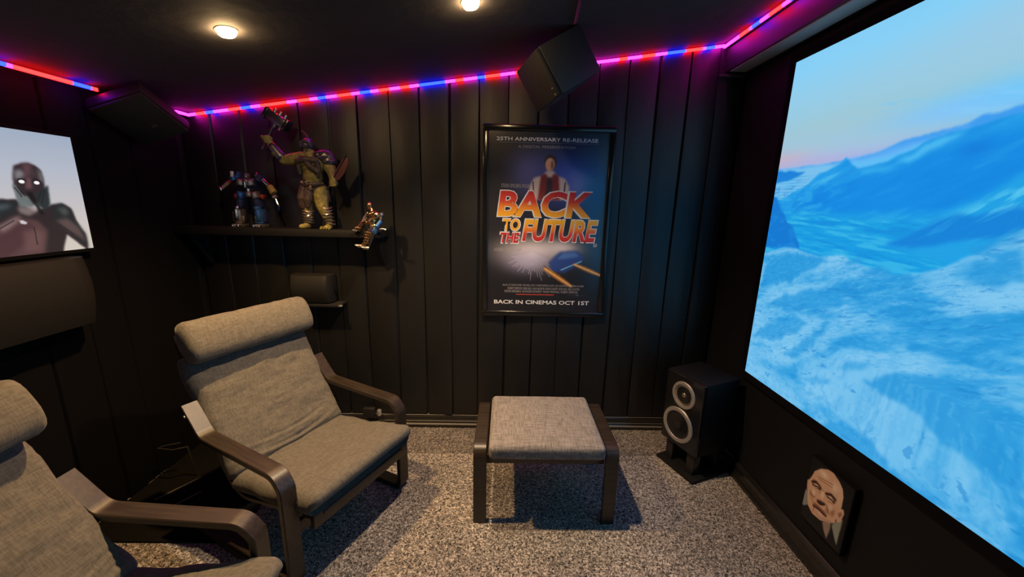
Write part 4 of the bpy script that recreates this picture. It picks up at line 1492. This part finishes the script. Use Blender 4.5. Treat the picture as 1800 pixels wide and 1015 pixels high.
for cx, y0_, y1_, xs in ((388, 830, 920, 0), (530, 800, 930, 32)):
    bmw = bmesh.new()
    for k in range(6):
        t = k/5
        q = Vector(wp(cx+xs*t, y0_+(y1_-y0_)*t, -.004))
        r = .034-.010*t
        add_tube(bmw, [q+Vector((math.cos(a)*r, math.sin(a)*r, .004*math.sin(a*2+k))) for a in [math.pi*2*j/14 for j in range(15)]], .0042, 6, cap=False)
    finish(bmw, 'leg_wrap', MT['toypewter'], ww, smooth=True)
h0, h1 = Vector(wp(92, 362, -.024)), Vector(wp(232, 100, -.010))
tube('hammer_handle', [h0, h1], .0065, MT['steel'], ww, 8)
hc = Vector(wp(222, 140, -.012))
hd_ = (Vector(wp(310, 185, -.012))-Vector(wp(150, 85, -.012))).normalized()
rot = hd_.to_track_quat('X', 'Z').to_matrix()
hh = box('hammer_head', hc, (.105, .050, .052), MT['steel'], ww, rot=rot, bevel=.010)
for s in (-1, 1):
    box('hammer_face', hc+hd_*s*.058, (.020, .062, .062), MT['gunmetal'], hh, rot=rot, bevel=.008)
nn = Vector((-hd_.z, 0, hd_.x))
for s, t in ((-1, -.030), (-1, .0), (-1, .030), (1, .030), (1, .0)):
    tube('hammer_stud', [hc+hd_*t-nn*s*.024, hc+hd_*t-nn*s*.046], [.009, .006], MT['toypewter'], hh, 8)
a0, a1 = Vector(wp(582, 660, -.046)), Vector(wp(752, 400, -.040))
tube('axe_handle', [a0, a1], .0055, MT['gunmetal'], ww, 8)
ad = (a1-a0).normalized()
an = Vector((ad.z, 0, -ad.x))
bm = bmesh.new()
outl = [(.060, .0), (.085, .030), (.130, .036), (.185, .028), (.218, .010), (.200, 0.0), (.19, -.008), (.12, -.010)]
fr_, bk = [], []
for t, s in outl:
    p = a0+ad*t+an*s
    fr_.append(bm.verts.new(p+Vector((0, -.004, 0))))
    bk.append(bm.verts.new(p+Vector((0, .004, 0))))
bm.faces.new(fr_)
bm.faces.new(list(reversed(bk)))
for k in range(len(outl)):
    bm.faces.new((fr_[k], fr_[(k+1) % len(outl)], bk[(k+1) % len(outl)], bk[k]))
finish(bm, 'axe_blade', MT['axe'], ww)

# ---- seated metal figure
sf = empty('seated_figurine', (-.735, 2.165, SHZ), label='shiny copper and silver robot figurine sitting on the shelf edge', cat='figurine')


def sp(cx, cy, y=0.0):
    return ((cx-480)/3027, y, (575-cy)/3027)


blend_body('torso', [('e', sp(500, 320, .0), (.036, .028, .028)), ('e', sp(460, 410, -.002), (.026, .022, .026)), ('e', sp(475, 500, .005), (.028, .026, .022)), ([sp(470, 270), sp(455, 215)], [.012, .009])], MT['gold'], sf, .003, 2)
blend_body('head', [('e', sp(440, 160, -.006), (.016, .018, .022)), ('e', sp(430, 185, -.014), (.010, .008, .012))], MT['gold'], sf, .0025, 2)
for p in ((415, 300), (450, 310), (510, 290), (545, 320)):
    box('chest_plate', sp(p[0], p[1], -.026), (.016, .010, .018), MT['gold'], sf, rot=Matrix.Rotation(p[0]*.01, 3, 'Y'), bevel=.003)
for nm, pts, rr, mk in (('shoulder', [sp(595, 290), sp(615, 330)], [.020, .018], 'toypewter'), ('upper_arm', [sp(610, 330), sp(612, 410, -.01)], [.014, .012], 'gunmetal'), ('forearm', [sp(612, 415, -.01), sp(555, 500, -.03)], [.013, .010], 'toyblue'),
                        ('shoulder', [sp(400, 300), sp(370, 340, -.004)], [.016, .016], 'gunmetal'), ('upper_arm', [sp(360, 340, 0), sp(320, 430, -.006)], [.013, .011], 'toypewter'), ('forearm', [sp(320, 430, -.006), sp(245, 520, -.012)], [.013, .010], 'gold'),
                        ('thigh', [sp(490, 520, .0), sp(440, 590, -.045)], [.018, .015], 'gunmetal'), ('thigh', [sp(510, 530, .0), sp(520, 600, -.045)], [.018, .015], 'toyblue'),
                        ('shin', [sp(440, 600, -.048), sp(395, 740, -.044), sp(350, 820, -.046)], [.014, .013, .010], 'gold'), ('shin', [sp(520, 605, -.048), sp(450, 740, -.040), sp(420, 830, -.044)], [.014, .013, .010], 'gunmetal')):
    tube(nm, pts, rr, MT[mk], sf, 10)
for k in range(6):
    box('shin_plate', sp(445-18*k, 600+45*k, -.062), (.022, .010, .010), MT['gold'], sf, rot=Matrix.Rotation(.5, 3, 'Y'), bevel=.002)
box('hand', sp(235, 545, -.014), (.034, .022, .022), MT['gold'], sf, rot=Matrix.Rotation(.3, 3, 'Y'), bevel=.005)
tube('finger', [sp(215, 560, -.016), sp(150, 568, -.02)], [.006, .004], MT['chrome'], sf, 8)
tube('finger', [sp(225, 575, -.022), sp(180, 572, -.03)], [.005, .004], MT['chrome'], sf, 8)
tube('rod', [sp(600, 545, -.02), sp(650, 535, -.02), sp(705, 552, -.02)], [.005, .005, .007], MT['chrome'], sf, 8)
box('hip_plate', sp(385, 440, -.020), (.022, .016, .016), MT['gold'], sf, bevel=.004)
for c in ((330, 820), (425, 850)):
    q = Vector(sp(c[0], c[1], -.05))
    tube('foot', [q, q+Vector((-.018, -.012, .002)), q+Vector((-.036, -.014, .008))], [.010, .010, .003], MT['toypewter'], sf, 8)
lathe('belly_light', [(0, .004), (.008, .004), (.010, 0), (0, 0)], sp(365, 440, -.031), (0, -1, 0), MT['gold'], sf, n=12)

# ================================================================= small portrait under the screen
PX = 1.318
py0, py1, pz0, pz1 = 1.412, 1.204, .180, .476
po = empty('portrait_canvas', (PX, (py0+py1)/2, pz0), label='small painted portrait of a bald man on black canvas', cat='picture')
box('canvas', (0, 0, (pz1-pz0)/2), (.022, py0-py1, pz1-pz0), MT['edge'], po, bevel=.002)


def PP(u, v):
    p = on(u, v, 0, PX-.0118)
    return (py0-p[1], p[2]-pz0)


# portrait painted in crop coordinates: (crop px)/5.64 + (1390, 800)
def pc_(cx, cy):
    return PP(1390+cx/5.64, 800+cy/5.64)


ga, gb = np.meshgrid(np.linspace(.004, py0-py1-.004, 170), np.linspace(.004, pz1-pz0-.004, 240))
pq = Paint(ga, gb, (12, 12, 16))


def q_(pts, col, soft=1, op=1.0, warp=.001):
    pq.poly([pc_(*p) for p in pts], col, soft, op, warp, 60, len(pts))


q_([(110, 470), (150, 330), (200, 420), (190, 500), (120, 500)], (96, 118, 124), 2)
q_([(440, 660), (520, 640), (450, 905), (380, 720)], (104, 126, 124), 2)
q_([(105, 520), (180, 500), (320, 660), (400, 690), (450, 920), (380, 930), (130, 620)], (20, 20, 24), 2)
q_([(310, 660), (400, 660), (390, 740), (350, 840), (320, 740)], (122, 106, 98), 2)
q_([(210, 210), (240, 160), (300, 138), (370, 145), (430, 185), (480, 260), (515, 340), (522, 420), (505, 520), (470, 600), (430, 680), (360, 670), (290, 650), (210, 580), (170, 500), (165, 420), (165, 290), (180, 250)], (196, 142, 108))
q_([(250, 165), (330, 150), (420, 200), (450, 300), (420, 370), (300, 320), (240, 250)], (208, 146, 108), 5, .7)
q_([(470, 270), (515, 350), (520, 430), (490, 520), (455, 500), (470, 400)], (212, 172, 140), 4, .8)
q_([(205, 270), (225, 240), (260, 260), (305, 320), (300, 350), (250, 310), (215, 300)], (92, 58, 42), 2, .9)
q_([(345, 370), (400, 380), (445, 430), (450, 470), (420, 480), (400, 430), (350, 410)], (92, 58, 42), 2, .9)
q_([(225, 285), (265, 295), (285, 330), (255, 325)], (206, 190, 176), 1)
q_([(365, 405), (400, 415), (425, 460), (395, 450)], (206, 190, 176), 1)
q_([(300, 330), (335, 370), (330, 450), (300, 440), (270, 430)], (206, 150, 114), 2)
q_([(258, 440), (290, 450), (340, 480), (330, 510), (290, 500), (262, 475)], (76, 50, 42), 2, .95)
q_([(190, 340), (215, 400), (250, 420), (230, 430), (190, 400)], (120, 80, 60), 2, .8)
q_([(215, 480), (260, 490), (330, 560), (360, 610), (320, 600), (270, 545), (225, 520)], (110, 60, 52), 2, .9)
q_([(220, 510), (270, 540), (320, 600), (300, 620), (220, 570)], (188, 138, 110), 3, .8)
q_([(350, 480), (380, 560), (370, 600), (350, 560)], (120, 78, 60), 2, .7)
q_([(390, 560), (440, 540), (430, 600), (400, 620)], (128, 84, 66), 3, .8)
q_([(445, 560), (470, 530), (525, 545), (530, 590), (495, 665), (455, 670)], (200, 144, 112), 1)
q_([(465, 580), (510, 570), (505, 610), (475, 630)], (120, 72, 58), 2, .8)
q_([(165, 240), (190, 245), (180, 320), (160, 350)], (176, 134, 108), 1, .9)
q_([(180, 500), (290, 640), (420, 690), (400, 660), (300, 610), (210, 540)], (150, 120, 108), 2, .7)
for a, b in (((240, 325), (290, 350)), ((370, 460), (420, 490)), ((300, 330), (285, 380)), ((200, 420), (230, 480)), ((340, 540), (355, 620))):
    pq.line([pc_(*a), pc_(*b)], .0016, (96, 60, 46), op=.7)
lum = np.clip((pq.I.mean(-1)-60)/90, 0, 1)
pq.mix(lum*.50, (244, 226, 206))
for c_, rx_, ry_, op_ in (((330, 195), .020, .012, .75), ((440, 330), .013, .020, .6), ((225, 370), .009, .012, .6), ((315, 400), .006, .016, .6), ((390, 520), .010, .012, .45), ((290, 590), .012, .006, .4)):
    pq.glow(pc_(*c_), (rx_, ry_), (255, 246, 234), op_)
for pts_ in ([(208, 262), (250, 268), (300, 335)], [(345, 385), (400, 395), (448, 450)], [(262, 455), (300, 490), (338, 492)], [(222, 505), (275, 540), (345, 610)], [(225, 300), (265, 318), (290, 345)], [(365, 420), (400, 445), (430, 480)]):
    pq.line([pc_(*p) for p in pts_], .0030, (44, 26, 20), op=.9)
for pts_ in ([(250, 470), (215, 560)], [(350, 500), (385, 600)], [(300, 340), (330, 360)], [(270, 215), (420, 300)], [(280, 240), (410, 325)], [(195, 350), (225, 415)]):
    pq.line([pc_(*p) for p in pts_], .0014, (120, 78, 58), op=.7)
pmg = np.stack([np.full_like(ga, -.0118), (py0-ga)-(py0+py1)/2, gb], -1)
picture_mesh('painting', pmg, pq.I, print_mat('portrait_paint', .6), po)

# ================================================================= little things
led_ledge = box('wall_ledge', (1.232, 2.318, 2.192), (.150, .022, .014), MT['soffit'], bevel=.002)
tag(led_ledge, 'narrow dark ledge on the wall below the LED corner by the screen', 'ledge')
pa = empty('plug_adapter', (-.86, 2.30, .086), label='small black adapter with a silver knob on the skirting behind the armchair', cat='adapter')
box('body', (-.015, .0, .032), (.075, .035, .062), MT['blackplastic'], pa, bevel=.006)
lathe('knob', [(0, .0), (.015, .0), (.015, .030), (.012, .036), (0, .036)], (.048, .004, .010), (0, 0, 1), MT['silver'], pa, n=18)
MT['mat'] = mat('black_floor_sheet', (0.006, 0.0055, 0.005), 0.8, spec=0.15, bump=[((90, 90, 90), 0.4, 0.004)])
fm = box('floor_sheet', (-1.505, 1.86, .005), (.66, .90, .010), MT['mat'], bevel=.003)  # thin black sheet, stand-in for an unidentified dark patch of floor
tag(fm, 'thin black stand-in sheet on the floor in the corner behind the armchairs', 'mat')
MT['rod'] = mat('pale_grey_rod', (0.18, 0.165, 0.14), 0.5)
wl = tube('wire_loop', [(-1.700, 1.830, .20), (-1.770, 1.800, .20), (-1.775, 1.780, .20), (-1.690, 1.770, .20), (-1.640, 1.80, .20), (-1.640, 1.82, .013)], .004, MT['wire'], None, 8)
tag(wl, 'thin grey wire loop behind the near armrest of the whole armchair', 'wire')
for pts, lab in (([(-1.70, 1.640, .0145), (-1.60, 1.80, .0145)], 'thin pale rod lying on the black sheet, nearer the curtain'),
                 ([(-1.58, 1.60, .0145), (-1.52, 1.70, .0145)], 'short pale rod lying on the black sheet, nearer the chairs')):
    tag(tube('rod', pts, .0045, MT['rod'], None, 8), lab, 'rod')
